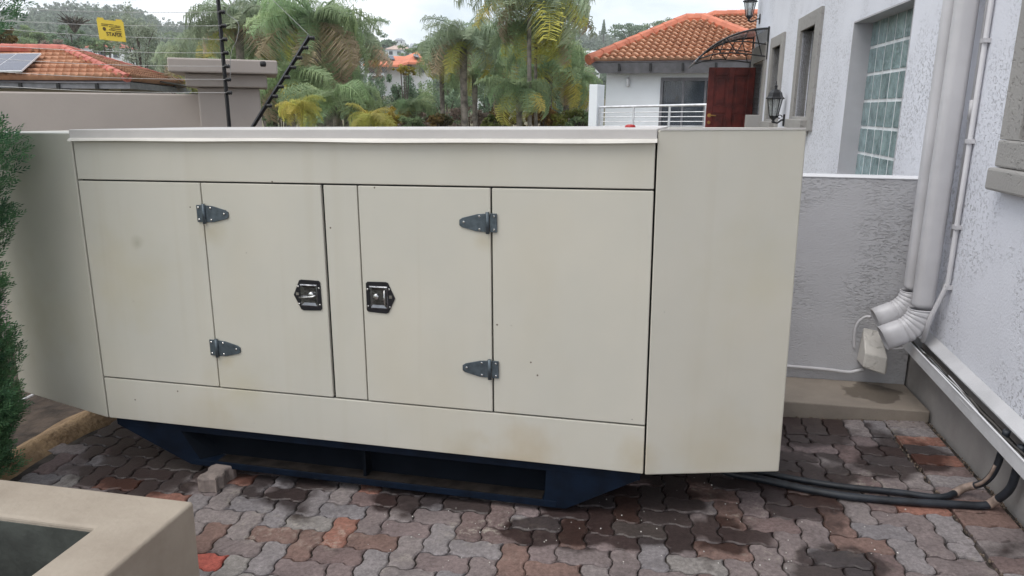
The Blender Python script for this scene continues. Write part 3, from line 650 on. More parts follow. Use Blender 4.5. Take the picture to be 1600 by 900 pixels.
trim_window(-1.40, -.62, 1.54, 2.55, -1.62, -.437, 1.535, 2.70, False)
MB().box(-.075, .05, -1.62, -.462, 1.30, 1.405).build('window_sill', M['trim'], house, bevel=.012)
MB().box(-.045, .05, -1.62, -.457, 1.4075, 1.533).build('window_sill', M['trim'], house, bevel=.01)
# doorway surround and the open door
ds = MB(); ds.box(-.03, .1, 6.97, 7.15, .3, 2.36); ds.box(-.03, .1, 8.12, 8.36, .3, 2.36); ds.box(-.03, .1, 6.97, 8.36, 2.363, 2.60); ds.build('door_surround', M['trim'], house, bevel=.004)
dm = MB()
DT0, DT1, DB, DTt = -.70, -.0, .28, 2.305
fr = [(DT0, DT0+.10), ((DT0+DT1)/2-.045, (DT0+DT1)/2+.045), (DT1-.10, DT1)]
for a, b in fr: dm.box(a, b, 8.0, 8.045, DB, DTt)
zs = [(DB, DB+.2), (1.18, 1.28), (1.62, 1.72), (DTt-.12, DTt)]
for (a, b) in ((DT0+.10, (DT0+DT1)/2-.045), ((DT0+DT1)/2+.045, DT1-.10)):
    for c, d in zs: dm.box(a, b, 8.0, 8.045, c, d)
door = dm.build('door', M['mahogany'], house, bevel=.006); door['label'] = 'open mahogany panelled door'
for (a, b) in ((DT0+.10, (DT0+DT1)/2-.045), ((DT0+DT1)/2+.045, DT1-.10)):
    for c, d in ((DB+.2, 1.18), (1.28, 1.62), (1.72, DTt-.12)):
        MB().box(a, b, 8.018, 8.034, c, d).build('door_panel', M['mahogany'], door)
        MB().box(a+.04, b-.04, 8.008, 8.018, c+.04, d-.04).build('door_panel', M['mahogany'], door, bevel=.008)
MB().tube([(DT0+.05, 8.0, 1.58), (DT0+.05, 7.95, 1.58), (DT0+.15, 7.945, 1.575)], .010, 8).lathe([(.03, 0), (.03, .012)], (0, 0, 0), 12, TR((DT0+.05, 8.0, 1.58)) @ Matrix.Rotation(math.pi/2, 4, 'X')).lathe([(.028, 0), (.02, .03)], (0, 0, 0), 12, TR((DT0+.05, 8.0, 1.47)) @ Matrix.Rotation(math.pi/2, 4, 'X')).build('handle', M['brass'], door, smooth=False)
MB().box(-.22, -.001, 6.98, 7.10, .8, 1.60).build('door_pier', M['trim'], house, bevel=.01)

# entrance canopy: curved sheet on arched brackets
can = thing('door_canopy', 'curved smoky polycarbonate canopy on black brackets above the open door', 'canopy', HM)
def arch(q): # q 0..1 outward from the wall: (x,z)
    a = q*R(62); return -.98*math.sin(a)/math.sin(R(62)), 2.79 - .46*(1-math.cos(a))/(1-math.cos(R(62)))
NQ = 14; sh = MB(); y0, y1 = 6.98, 8.45
vs = []
for i in range(NQ+1):
    x, z = arch(i/NQ); vs += [(x, y0, z), (x, y1, z), (x, y0, z-.006), (x, y1, z-.006)]
fs = []
for i in range(NQ):
    a = i*4; b = a+4; fs += [(a, a+1, b+1, b), (a+2, b+2, b+3, a+3), (a, b, b+2, a+2), (a+1, a+3, b+3, b+1)]
sh.add(vs, fs); sh.build('canopy_sheet', M['poly'], can, smooth=True)
for yy in (6.98, 8.44):
    b = MB(); top = [Vector((arch(i/12)[0], yy, arch(i/12)[1]-.016)) for i in range(13)]; b.tube(top, .013, 8)
    low = [Vector((0-.01, yy, 2.40)), Vector((-.25, yy, 2.43)), Vector((-.5, yy, 2.45)), Vector((-.74, yy, 2.43)), Vector((arch(.93)[0], yy, arch(.93)[1]-.02))]; b.tube(low, .010, 8)
    mid = [Vector((0-.01, yy, 2.56)), Vector((-.3, yy, 2.60)), Vector((-.62, yy, 2.60))]; b.tube(mid, .009, 8)
    for (p, q) in (((-.08, 2.41), arch(.16)), ((-.42, 2.45), arch(.24)), ((-.42, 2.45), arch(.50)), ((-.66, 2.44), arch(.52))): b.tube([(p[0], yy, p[1]), (q[0], yy, q[1]-.02)], .008, 6)
    b.tube([(-.012, yy, 2.36), (-.012, yy, 2.80)], .014, 8)
    b.build('bracket', M['blackmetal'], can)
b = MB().tube([(arch(1)[0], y0, arch(1)[1]-.01), (arch(1)[0], y1, arch(1)[1]-.01)], .014, 8); b.tube([(arch(.55)[0], y0, arch(.55)[1]-.02), (arch(.55)[0], y1, arch(.55)[1]-.02)], .010, 8); b.build('cross_bar', M['blackmetal'], can)

# wall lanterns
def lantern(xo, s, z, label):
    """lantern body centred xo out from the wall; z = underside of the cage"""
    t = thing('wall_lantern', label, 'lamp', HM @ TR((-xo, s, z)), 'black lanterns on the white house wall')
    MB().lathe([(.012, -.085), (.022, -.07), (.014, -.055), (.045, -.02), (.052, 0)], (0, 0, 0), 6).build('lamp_base', M['blackmetal'], t)
    MB().lathe([(.046, 0), (.082, .20)], (0, 0, 0), 6).build('lamp_glass', M['lampglass'], t)
    c = MB()
    for k in range(6):
        a = 2*math.pi*k/6; c.tube([(.050*math.cos(a), .050*math.sin(a), 0), (.087*math.cos(a), .087*math.sin(a), .20)], .006, 5)
    c.build('lamp_cage', M['blackmetal'], t)
    MB().lathe([(.108, .195), (.110, .207), (.088, .225), (.075, .27), (.045, .30), (.016, .31), (.014, .33), (.020, .345), (.006, .37), (.002, .405)], (0, 0, 0), 6).build('lamp_roof', M['blackmetal'], t)
    MB().lathe([(.015, .0), (.02, .06), (.008, .12)], (0, 0, 0), 8).build('candle', M['whitetrim'], t)
    a = MB(); x1 = xo-.004; pts = [(0, 0, -.08)]
    a.tube([(0, 0, -.075), (x1*.4, 0, -.085), (x1*.75, 0, -.05), (x1-.01, 0, -.045)], .011, 8)
    a.tube([(x1*.55+.03*math.cos(q)*(1-q/9), 0, -.015+.03*math.sin(q)*(1-q/9)) for q in [i*.5 for i in range(12)]], .006, 6)
    a.box(x1-.012, x1, -.03, .03, -.12, .02)
    a.build('wall_bracket', M['blackmetal'], t)
lantern(.130, 5.25, 1.60, 'black lantern behind the generator roof, the lower of two on the wall')
lantern(.165, 8.0, 3.06, 'black lantern high above the canopy, cut by the top of the photo')

# low textured wall across the yard, slab at its foot
lw = thing('low_wall', 'low grey textured garden wall beneath the glass block window', 'wall', HM)
MB().box(-1.7, -.002, .37, .57, -.12, 1.268).build('wall', M['lowwall'], lw)
MB().box(-1.7, -.002, .365, .575, 1.2685, 1.277).build('skylit_top', M['whitetrim'], lw, bevel=.004)  # white strip paints the skylight caught by the wall top
sl = MB().box(-1.9, -.003, -.075, .368, -.2, -.0).build('slab', M['slab'], bevel=.008); sl.matrix_world = HM
tag(sl, 'raised brown concrete slab with a damp patch at the foot of the grey low wall', 'slab')
# damp patch: wet skin on the slab
T_ = M['slab'].node_tree; b_s = T_.nodes['Principled BSDF']; src = b_s.inputs['Base Color'].links[0].from_socket
geo = T_.nodes.new('ShaderNodeNewGeometry'); dn = T_.nodes.new('ShaderNodeVectorMath'); dn.operation = 'DISTANCE'; wp = Hw(-.24, .16, 0); dn.inputs[1].default_value = tuple(wp); T_.links.new(geo.outputs['Position'], dn.inputs[0])
nn = T_.nodes.new('ShaderNodeTexNoise'); nn.inputs['Scale'].default_value = 7; T_.links.new(geo.outputs['Position'], nn.inputs[0])
ma = T_.nodes.new('ShaderNodeMath'); ma.operation = 'MULTIPLY_ADD'; ma.inputs[1].default_value = .3; T_.links.new(nn.outputs[0], ma.inputs[0]); T_.links.new(dn.outputs['Value'], ma.inputs[2])
mr = T_.nodes.new('ShaderNodeMapRange'); mr.inputs['From Min'].default_value = .29; mr.inputs['From Max'].default_value = .315; mr.inputs['To Min'].default_value = .8; mr.inputs['To Max'].default_value = 0; T_.links.new(ma.outputs[0], mr.inputs[0])
mx = T_.nodes.new('ShaderNodeMixRGB'); mx.blend_type = 'MULTIPLY'; mx.inputs[2].default_value = (.38, .36, .34, 1); T_.links.new(mr.outputs[0], mx.inputs[0]); T_.links.new(src, mx.inputs[1]); T_.links.new(mx.outputs[0], b_s.inputs['Base Color'])

# downpipes with crimped elbows
def downpipe(s0, s1, zb, zend, tend, label):
    t = thing('downpipe', label, 'downpipe', HM, 'grey rectangular downpipes in the house corner')
    x0, x1 = -.15, -.04
    MB().box(x0, x1, s0, s1, zb, 4.6).build('pipe', M['pipe'], t, bevel=.034, seg=5, smooth=True)
    cx, hw = (x0+x1)/2, (x1-x0)/2+.010; cy, hy = (s0+s1)/2, (s1-s0)/2+.008
    # sweep in the x-z plane: bend by 68 deg toward -x
    m_ = MB(); ringv = []; Rb = .155; A = R(64); n = 28
    def ring(c, ang, k): # local across = (cos, -sin)
        ax = Vector((math.cos(ang), 0, -math.sin(ang))).normalized(); ay = Vector((0, 1, 0)); rr = .010
        pts = []
        for q in range(20):
            th = 2*math.pi*q/20; cx_, sy_ = math.cos(th), math.sin(th); f_ = 2/3.2
            pts.append(c + ax*(math.copysign(abs(cx_)**f_, cx_)*hw*k) + ay*(math.copysign(abs(sy_)**f_, sy_)*hy*k))
        return pts
    rings = []
    for i in range(n+1):
        a = A*i/n; c = Vector((cx-Rb+Rb*math.cos(a), cy, zb-Rb*math.sin(a)))
        if i % 5 == 2: rings.append(ring(c, a, .91)); 
        else: rings.append(ring(c, a, 1.0))
    dirn = Vector((-math.sin(A), 0, -math.cos(A)))
    for q in (.03, .06, .11): rings.append(ring(c + dirn*q, A, 1.0))
    vs = [v for r_ in rings for v in r_]; fs = []
    for i in range(len(rings)-1):
        for k in range(20): fs.append((i*20+k, i*20+(k+1) % 20, (i+1)*20+(k+1) % 20, (i+1)*20+k))
    m_.add(vs, fs)
    o = m_.build('elbow', M['pipe'], t); so = o.modifiers.new('solid', 'SOLIDIFY'); so.thickness = .004
    for p_ in o.data.polygons: p_.use_smooth = True
    MB().box(x0-.002, x1+.04, s0-.004, s1+.004, 2.0, 2.03)
downpipe(-.035, .055, .58, 0, .07, 'nearer grey downpipe with crimped elbow, right one of the pair')
downpipe(.125, .215, .645, 0, .07, 'farther grey downpipe with crimped elbow, left one of the pair')
# conduits
c = MB(); c.tube([Hw(-.018, -.085, 4.6), Hw(-.018, -.085, .76), Hw(-.03, -.09, .72), Hw(-.07, -.06, .55), Hw(-.085, -.04, .40)], .0135, 10)
co = c.build('conduit', M['pipe'], smooth=True); tag(co, 'thin grey conduit on the plaster, right one, bending down into the cable tray', 'conduit', 'thin grey conduits beside the downpipes')
for z in (2.0, 1.5, 1.05, .72): MB().box(-.034, -.001, -.108, -.062, z, z+.022).build('clip', M['pipe'], co).matrix_world = HM
c = MB(); c.tube([Hw(-.018, -.045, 4.6), Hw(-.018, -.045, 1.0)], .010, 10); c.tube([Hw(-.018, -.045, 1.62), Hw(-.018, -.045, 1.72)], .0145, 10)
tag(c.build('conduit', M['pipe'], smooth=True), 'thin grey conduit on the plaster, left one, tight against the downpipe', 'conduit', 'thin grey conduits beside the downpipes')

# cable tray on the plinth, open at the top with cables in it
tray = thing('cable_tray', 'grey metal cable tray full of cables along the foot of the house wall', 'cable tray', HM @ Matrix.Rotation(.058, 4, 'X'))
ya, yb = -3.2, .20
MB().prism([(-.001, ya, .414), (-.001, yb, .414), (-.047, yb, .372), (-.047, ya, .372)], (0, 0, -.008)).build('tray_cover', M['traypaint'], tray)
MB().prism([(-.108, ya, .285), (-.108, yb, .285), (-.106, yb, .348), (-.106, ya, .348)], (.004, 0, 0)).build('tray_front', M['traypaint'], tray)
MB().box(-.109, -.100, ya, yb, .3485, .352).build('tray_lip', M['whitetrim'], tray)
MB().box(-.1035, -.001, ya, yb, .283, .2885).build('tray_base', M['dark'], tray)
MB().box(-.1035, -.001, yb+.0005, yb+.004, .283, .36).build('tray_end', M['traypaint'], tray)
cr_ = random.Random(3)
for k in range(9):
    pts = []; ph = cr_.uniform(0, 6); x_ = -.096+k*.0050; 
    for i in range(26):
        y = ya+.02+(yb-ya-.05)*i/25; pts.append((x_+.010*math.sin(y*cr_.uniform(3, 6)+ph)+cr_.uniform(-.004, .004), y, .318+.012*math.sin(y*4+ph*2)+cr_.uniform(-.006, .008)+.004))
    cc = MB().tube(pts, cr_.choice([.004, .005, .006]), 6).build('tray_cable', M['cablegrey'] if k % 4 else M['traypaint'], tray, smooth=True)

# broken plaster stub, loop of pipe and skirting pipe by the low wall
st = MB().hexa([(-.315, .18, .155), (-.19, .16, .12), (-.17, .368, .10), (-.30, .368, .14)], [(-.312, .185, .245), (-.185, .165, .225), (-.18, .368, .335), (-.285, .368, .355)])
st.box(-.205, -.175, .185, .235, .12, .19)
so_ = st.build('plaster_stub', M['stub'], bevel=.008); so_.matrix_world = HM; tag(so_, 'broken white plaster stub jutting from the grey wall below the downpipes', 'stub')
cable([Hw(-.27, .30, .44), Hw(-.30, .32, .43), Hw(-.33, .34, .38), Hw(-.335, .35, .30), Hw(-.325, .36, .22)], .009, 'short curved grey pipe on the low wall behind the farther downpipe outlet', M['pipe'], 'pipe').name = 'bent_pipe'
cable([Hw(-.10, .16, .30), Hw(-.16, .15, .29), Hw(-.2, .14, .305)], .007, 'short cut cable end poking out under the nearer downpipe elbow', M['pipe'], 'cable').name = 'cut_cable'
sk = cable([Hw(-1.4, .352, .078), Hw(-.6, .352, .072), Hw(-.36, .352, .060), Hw(-.31, .345, .070), Hw(-.26, .34, .088)], .011, 'thin grey pipe along the foot of the low wall above the slab', M['pipe'], 'pipe'); sk.name = 'skirting_pipe'
# moss and grit along the plinth foot
gr = MB(); q_ = random.Random(9)
for i in range(420):
    if i < 220: y = q_.uniform(-1.8, -.08); x = -abs(q_.gauss(0, .018))-.002
    elif i < 300: y = -.08-abs(q_.gauss(0, .012)); x = q_.uniform(-1.0, -.02)
    else: y = q_.uniform(-1.6, -.1); x = -.255+q_.gauss(0, .012)
    P = Hw(x, y, 0); s_ = q_.uniform(.0015, .006); z = gz(P.x, P.y)
    gr.lathe([(s_, -.004), (s_*.9, s_*.4), (s_*.3, s_*.8)], (P.x, P.y, z-.003), 5)
stuff(gr.build('grit', mat('grit', (.17, .13, .10), .9, island=.5)))
gr = MB()
for i in range(90):
    px, py = q_.uniform(560, 1420), q_.uniform(745, 895); P = atg(px, py); s_ = q_.uniform(.0015, .004)
    gr.lathe([(s_, 0), (s_*.7, s_*.8)], (P.x, P.y, P.z), 5)
stuff(gr.build('pebbles', mat('pebble', (.62, .6, .56), .8, island=.3)))

# ------------------------------------------------------------------ planter (front left)
pl = thing('planter', 'beige plastered planter box with a thick rim in the front left corner', 'planter', Matrix.Translation((-1.146, 2.44, .0)) @ Matrix.Rotation(-.185, 4, 'Z'))
L_, W_, tk = 1.5, 1.5, .225
top = .25; zb = -.42
sk_ = -.055   # right side runs with the house line
def sheared(m_):
    m_.v = [(x + y*.0 , y, z) for x, y, z in m_.v]; return m_
rim = MB()
def ring(x0, x1, y0, y1, z): return [(x0, y0, z), (x1, y0, z), (x1, y1, z), (x0, y1, z)]
o0 = ring(-L_, 0, -W_, 0, zb); o1 = ring(-L_, 0, -W_, 0, top); i1 = ring(-L_+tk, -tk, -W_+tk, -tk, top); i0 = ring(-L_+tk, -tk, -W_+tk, -tk, -.15)
rim.add(o0+o1+i1+i0, [(i, (i+1) % 4, (i+1) % 4+4, i+4) for i in range(4)] + [(i+4, (i+1) % 4+4, (i+1) % 4+8, i+8) for i in range(4)] + [(i+8, (i+1) % 4+8, (i+1) % 4+12, i+12) for i in range(4)])
rim.build('planter_wall', M['planter'], pl, bevel=.012, seg=3)
lin = MB(); e_ = .004  # thin dark sheets that paint the hollow's shade on the inner faces
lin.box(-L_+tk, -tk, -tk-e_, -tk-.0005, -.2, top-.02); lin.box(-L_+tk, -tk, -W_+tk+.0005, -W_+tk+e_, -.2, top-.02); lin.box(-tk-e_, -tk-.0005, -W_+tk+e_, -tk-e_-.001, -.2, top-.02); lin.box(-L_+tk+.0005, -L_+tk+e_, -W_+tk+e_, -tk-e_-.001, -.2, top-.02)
lin.build('planter_shade', M['hollow_shade'], pl)
MB().box(-L_+tk, -tk, -W_+tk, -tk, -.30, -.10).build('planter_soil', M['soil'], pl)

# ------------------------------------------------------------------ foliage helpers
def quads(C, A, B):
    """centres C, half-axes A, B (n,3) -> diamond leaves"""
    n = len(C); V = np.empty((n, 4, 3)); V[:, 0] = C-A; V[:, 1] = C+B; V[:, 2] = C+A; V[:, 3] = C-B
    return V.reshape(-1, 3), np.arange(n*4).reshape(n, 4)
def rdir(n):
    d = rng.normal(size=(n, 3)); return d/np.linalg.norm(d, axis=1, keepdims=True)
def crown(cx, cy, cz, rx, ry, rz, n, leaf, clumps=40, droop=0., fill=.55):
    """leaves gathered in clumps spread over an uneven volume"""
    d = rdir(clumps); rad = (fill + (1-fill)*rng.random((clumps, 1)))*(1+.22*rng.normal(size=(clumps, 1)))
    CC = d*rad; CC[:, 2] = np.where(CC[:, 2] < -.6, -CC[:, 2]*.5, CC[:, 2])
    k = rng.integers(0, clumps, n); cs = .14+.16*rng.random(clumps)
    P = CC[k] + rdir(n)*(cs[k]*rng.random(n)**.5)[:, None]
    P = P*np.array([rx, ry, rz]) + np.array([cx, cy, cz])
    a = rdir(n); a[:, 2] -= droop; a /= np.linalg.norm(a, axis=1, keepdims=True); b = np.cross(a, rdir(n)); b /= np.linalg.norm(b, axis=1, keepdims=True)
    s = leaf*(.6+.8*rng.random((n, 1)))
    return quads(P, a*s, b*s*.5)
LM = {
 'dark': leafmat('foliage_dark', (.26, .34, .22), (.14, .21, .14)),
 'mid': leafmat('foliage_mid', (.30, .38, .20), (.17, .24, .13)),
 'grey': leafmat('foliage_grey_green', (.40, .44, .34), (.25, .30, .22)),
 'yellow': leafmat('foliage_yellow_green', (.24, .25, .06), (.10, .13, .04)),
 'gold': leafmat('foliage_golden', (.45, .33, .05), (.20, .20, .05)),
 'autumn': leafmat('foliage_autumn', (.24, .15, .05), (.10, .10, .04)),
 'brown': leafmat('foliage_brown', (.38, .30, .25), (.26, .20, .17)),
 'far': leafmat('foliage_far', (.22, .27, .19), (.12, .16, .115), vs=.02),
 'thuja': leafmat('thuja_foliage', (.15, .30, .14), (.055, .13, .07), vs=6),
}
def tree(px, ptop, pbot, wpx, Y, kind, name, label, group=None, n=2600, leaf=None, cl=34, trunk=True, pbase=None, droop=0., cat='tree', fill=.55):
    T0 = at(px, ptop, Y); B0 = at(px, pbot, Y); s = Y/FPX
    rx = wpx/2*s; rz = (T0.z-B0.z)/2; cz = (T0.z+B0.z)/2
    leaf = leaf or max(.05, 1.7*s)
    base = min(terrain_z(B0.x, Y), B0.z-.3)
    t = thing(name, label, cat, TR((B0.x, Y, base)), group)
    V, F = crown(0, 0, cz-base, rx*.92, rx*.8, rz*.92, n, leaf, cl, droop, fill)
    link('crown', arr_mesh('crown', V, F), LM[kind], t)
    if trunk:
        tb = MB(); r0 = max(.06, rx*.07); tb.tube([(0, 0, 0), (rx*.03, 0, (cz-base)*.5), (-rx*.04, 0, cz-base+rz*.3)], [r0, r0*.8, r0*.3], 7)
        for k in range(5):
            a = k*1.3; tb.tube([(0, 0, (cz-base)*.55+k*.05*rz), (rx*.35*math.cos(a), rx*.35*math.sin(a), cz-base), (rx*.6*math.cos(a), rx*.6*math.sin(a), cz-base+rz*.4)], [r0*.5, r0*.3, r0*.1], 5)
        tb.build('trunk', M['bark'], t)
    return t

# ------------------------------------------------------------------ thuja beside the generator
th = thing('conifer', 'dark green feathery conifer at the left edge in front of the generator', 'tree', TR((-2.78, 3.42, gz(-2.78, 0))))
prof = [(-.2, .26), (0, .30), (.2, .36), (.45, .33), (.72, .31), (.95, .40), (1.15, .42), (1.4, .50), (1.52, .50), (1.62, .42), (1.75, .34), (1.85, .36), (1.95, .50), (2.1, .60), (2.5, .5), (3.1, .2)]
prz = np.array([p[0] for p in prof])-gz(-2.78, 0); prr = np.array([p[1] for p in prof])*.95
ns = 21000
zz = rng.uniform(prz[0], prz[-1], ns); aa = rng.uniform(0, 2*math.pi, ns); base_r = np.interp(zz, prz, prr); lump = 1+.10*np.sin(aa*5+zz*7)+.08*np.sin(zz*19+aa*2)
rr_ = base_r*lump*(.52+.36*rng.random(ns)); O_ = np.stack([rr_*np.cos(aa), rr_*np.sin(aa), zz], 1)
D_ = np.stack([np.cos(aa), np.sin(aa), .55+.5*rng.random(ns)], 1) + .35*rng.normal(size=(ns, 3)); D_ /= np.linalg.norm(D_, axis=1, keepdims=True)
Ln = .035+.045*rng.random(ns); S_ = np.cross(D_, rdir(ns)); S_ /= np.linalg.norm(S_, axis=1, keepdims=True)
Vs = []; 
for j in range(7):     # needles along each spray
    f = (j+1)/7; sg = 1 if j % 2 else -1
    c_ = O_ + D_*(Ln*f)[:, None]; a = D_*.9 + S_*sg*(.8*(1-f*.6)); a /= np.linalg.norm(a, axis=1, keepdims=True); a = a*(Ln*.22*(1.25-f*.6))[:, None]
    b = np.cross(a, np.cross(D_, S_)); b /= np.linalg.norm(b, axis=1, keepdims=True)+1e-9
    Vs.append(quads(c_+a, a, b*.0036)[0])
V = np.concatenate(Vs); F = np.arange(len(V)).reshape(-1, 4)
link('foliage', arr_mesh('foliage', V, F), LM['thuja'], th)
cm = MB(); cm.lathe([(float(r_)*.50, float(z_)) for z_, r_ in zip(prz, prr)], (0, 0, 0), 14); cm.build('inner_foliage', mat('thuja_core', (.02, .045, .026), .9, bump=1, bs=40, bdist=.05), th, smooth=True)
MB().tube([(0, 0, -.1), (0, 0, 1.4)], .04, 8).build('trunk', M['bark'], th)

# ------------------------------------------------------------------ left boundary wall, pillar, electric fence
YW = 6.2
a0 = at(-260, 139.5, YW-.15); a1 = at(372, 148, YW+.25)
bw = thing('boundary_wall', 'beige plastered boundary wall behind the left of the generator', 'wall')
dirw = Vector((a1.x-a0.x, a1.y-a0.y, 0)).normalized(); nw = Vector((-dirw.y, dirw.x, 0))
A0 = Vector((a0.x, a0.y, 0)) - dirw*2; A1 = Vector((a1.x, a1.y, 0))
za, zb_ = a0.z, a1.z
MB().hexa([A0+Vector((0, 0, -.6)), A1+Vector((0, 0, -.6)), A1+nw*.22+Vector((0, 0, -.6)), A0+nw*.22+Vector((0, 0, -.6))], [A0+Vector((0, 0, za)), A1+Vector((0, 0, zb_)), A1+nw*.22+Vector((0, 0, zb_)), A0+nw*.22+Vector((0, 0, za))]).build('wall', M['gardenwall'], bw, bevel=.012)
pc = at(348, 150, 6.12)
pil = thing('gate_pillar', 'square beige pillar with a stepped two-tier cap beside the boundary wall', 'pillar', TR((pc.x, pc.y, 0)) @ Matrix.Rotation(R(18), 4, 'Z'))
hwp = .29; cxp, cyp = .0, .0
def pbox(h0, h1, e, nm, mt):  # near corner of the shaft at the origin
    return MB().box(-2*hwp*.72-e+.0, 2*hwp*.62*.0+e+.0, 0-e, .55+e, h0, h1).build(nm, mt, pil, bevel=.012)
def pil_box(xa, xb, ya, yb, h0, h1, nm): MB().box(xa, xb, ya, yb, h0, h1).build(nm, M['gardenwall'], pil, bevel=.012)
pil_box(-.19, .28, .10, .62, -.6, 1.785, 'shaft'); pil_box(-.27, .345, .03, .69, 1.787, 1.89, 'cap_step'); pil_box(-.38, .43, -.05, .77, 1.892, 2.00, 'cap_slab')
kn = at(411, 100, 5.95); 
tag(MB().lathe([(.018, -.02), (.024, -.01), (.024, .01), (.018, .02)], (kn.x, kn.y, kn.z), 12, None).build('knob', M['blackmetal'], smooth=True), 'small round black knob fixed on the pillar cap', 'knob')

def fence_post(p0, p1, nins, first, label, wires=False):
    t = thing('fence_post', label, 'post', TR(p0), 'black electric fence posts on the boundary wall')
    d = p1-p0; MB().tube([(0, 0, 0), d*.25+Vector((0, 0, 0)), d], .0155, 4).build('pole', M['blackmetal'], t)
    out_ = []
    side = Vector((.028, -.012, -.0))
    for k in range(nins):
        f = first+(1-first)*k/(nins-1)*.97; c = d*f + side
        q = d.normalized().to_track_quat('Z', 'Y').to_matrix().to_4x4()
        MB().lathe([(.008, -.020), (.017, -.014), (.010, -.006), (.018, 0), (.010, .006), (.017, .014), (.008, .020)], (0, 0, 0), 10, TR(c) @ Matrix.Rotation(math.pi/2, 4, 'Y')).build('insulator', M['blackmetal'], t, smooth=True)
        out_.append(p0+c)
    return t, out_
P0 = at(359, 206, 5.85); P1 = at(338, -30, 5.80)
_, ins = fence_post(P0, P1, 9, .27, 'upright black fence post with insulators in front of the pillar, carrying the wires')
Q0 = at(390, 206, 5.7); Q1 = at(484, 56, 5.65)
fp, _ = fence_post(Q0, Q1, 8, .28, 'black fence post with insulators leaning to the right past the pillar')
lefts = [131, 108, 88, 68, 40, 28, 8, -8, -22]
for k, (p, ly) in enumerate(zip(ins, lefts)):
    q = at(-60, ly, 5.4)
    wpts = [p.lerp(q, i/14)+Vector((0, 0, -.02*math.sin(math.pi*i/14))) for i in range(15)]
    wl = ['lowest fence wire, just above the beige wall top', 'fence wire second from the bottom, crossing the pillar cap step', 'fence wire third from the bottom, level with the pillar cap slab', 'fence wire running just above the bungalow ridge', 'fence wire passing below the yellow sign', 'fence wire the middle of the yellow sign hangs on', 'fence wire just above the yellow sign', 'fence wire crossing the open sky above the left hill', 'topmost fence wire at the upper edge of the photo'][k]
    o = MB().tube(wpts, .0016, 4).build('fence_wire', M['wire']); tag(o, wl, 'wire', 'electric fence wires left of the post')
# slack wires looping beside the post
sw = cable([ins[8], ins[7]+Vector((.10, 0, 0)), ins[6]+Vector((.03, 0, 0)), ins[5]+Vector((.11, 0, .02)), ins[4]+Vector((.09, 0, 0)), ins[3]+Vector((.04, 0, 0)), ins[1]+Vector((.015, 0, 0))], .0022, 'loose looping wire hanging beside the upright black fence post', M['wire'], 'wire', n=5); sw.name = 'slack_wire'
dwn = cable([Q1, (Q1+P1)/2+Vector((0, 0, .12)), P1+Vector((.05, 0, .1))], .0018, 'fence wire strung between the upright and the leaning post tops', M['wire'], 'wire', n=4); dwn.name = 'top_wire'

# warning sign on the wires
sY = 5.45; c00, c10, c11, c01 = at(155.5, 61.5, sY), at(197, 66, sY), at(192, 34.5, sY), at(150.5, 29.5, sY)
ex = (c10-c00); ey = (c01-c00)
sgn_ = thing('warning_sign', 'yellow electric fence warning sign hanging on the fence wires', 'sign', TR(c00))
thk = Vector((0, .004, 0))
MB().prism([Vector((0, 0, 0)), ex, ex+ey, ey], thk).build('board', M['sign'], sgn_)
tabs = MB()
for fx in (.03, .72): tabs.prism([ex*fx+ey*1.0, ex*(fx+.24)+ey*1.0, ex*(fx+.23)+ey*1.09, ex*(fx+.01)+ey*1.09], thk)
for fx in (.1, .85): tabs.prism([ex*fx+ey*.10+Vector((0, -.003, 0)), ex*(fx+.12)+ey*.10+Vector((0, -.003, 0)), ex*(fx+.12)+ey*.02+Vector((0, -.003, 0)), ex*fx+ey*.02+Vector((0, -.003, 0))], Vector((0, .002, 0)))
tabs.build('clip', M['sign'], sgn_)
def text_mesh(body, size, mt, parent, Mx):
    cu = bpy.data.curves.new('lettering', 'FONT'); cu.body = body; cu.size = size; cu.extrude = .0004; cu.offset = size*.02
    to = bpy.data.objects.new('tmp', cu); COL.objects.link(to); bpy.context.view_layer.update(); dg = bpy.context.evaluated_depsgraph_get(); me = bpy.data.meshes.new_from_object(to.evaluated_get(dg)); bpy.data.objects.remove(to)
    me.transform(Mx); return link('lettering', me, mt, parent)
rot = Matrix.Identity(4); exn = ex.normalized(); eyn = ey.normalized(); nrm = exn.cross(eyn).normalized()
for j in range(3): rot[j][0] = exn[j]; rot[j][1] = eyn[j]; rot[j][2] = nrm[j]
fr_ = Vector((0, -.002, 0))
text_mesh('STAFIX', .034, M['signtext'], sgn_, TR(ex*.30+ey*.24+fr_) @ rot)
pm = MB()      # lines of print too small to read, and the small round emblem
for (fx0, fx1, fy) in ((.16, .62, .79), (.66, .88, .76), (.16, .40, .72), (.44, .86, .69), (.50, .88, .60), (.42, .66, .53), (.68, .88, .50), (.62, .86, .42)):
    a = fx0; qq = random.Random(int(fy*100))
    while a < fx1:
        wd = qq.uniform(.02, .05); b = min(fx1, a+wd)
        pm.prism([ex*a+ey*(fy-.018)+fr_, ex*b+ey*(fy-.018)+fr_, ex*b+ey*(fy+.018)+fr_, ex*a+ey*(fy+.018)+fr_], Vector((0, .001, 0))); a = b+.012
pm.prism([ex*(.25+.065*math.cos(q*.7854))+ey*(.55+.095*math.sin(q*.7854))+fr_ for q in range(8)], Vector((0, .001, 0)))
pm.build('print', M['signtext'], sgn_)

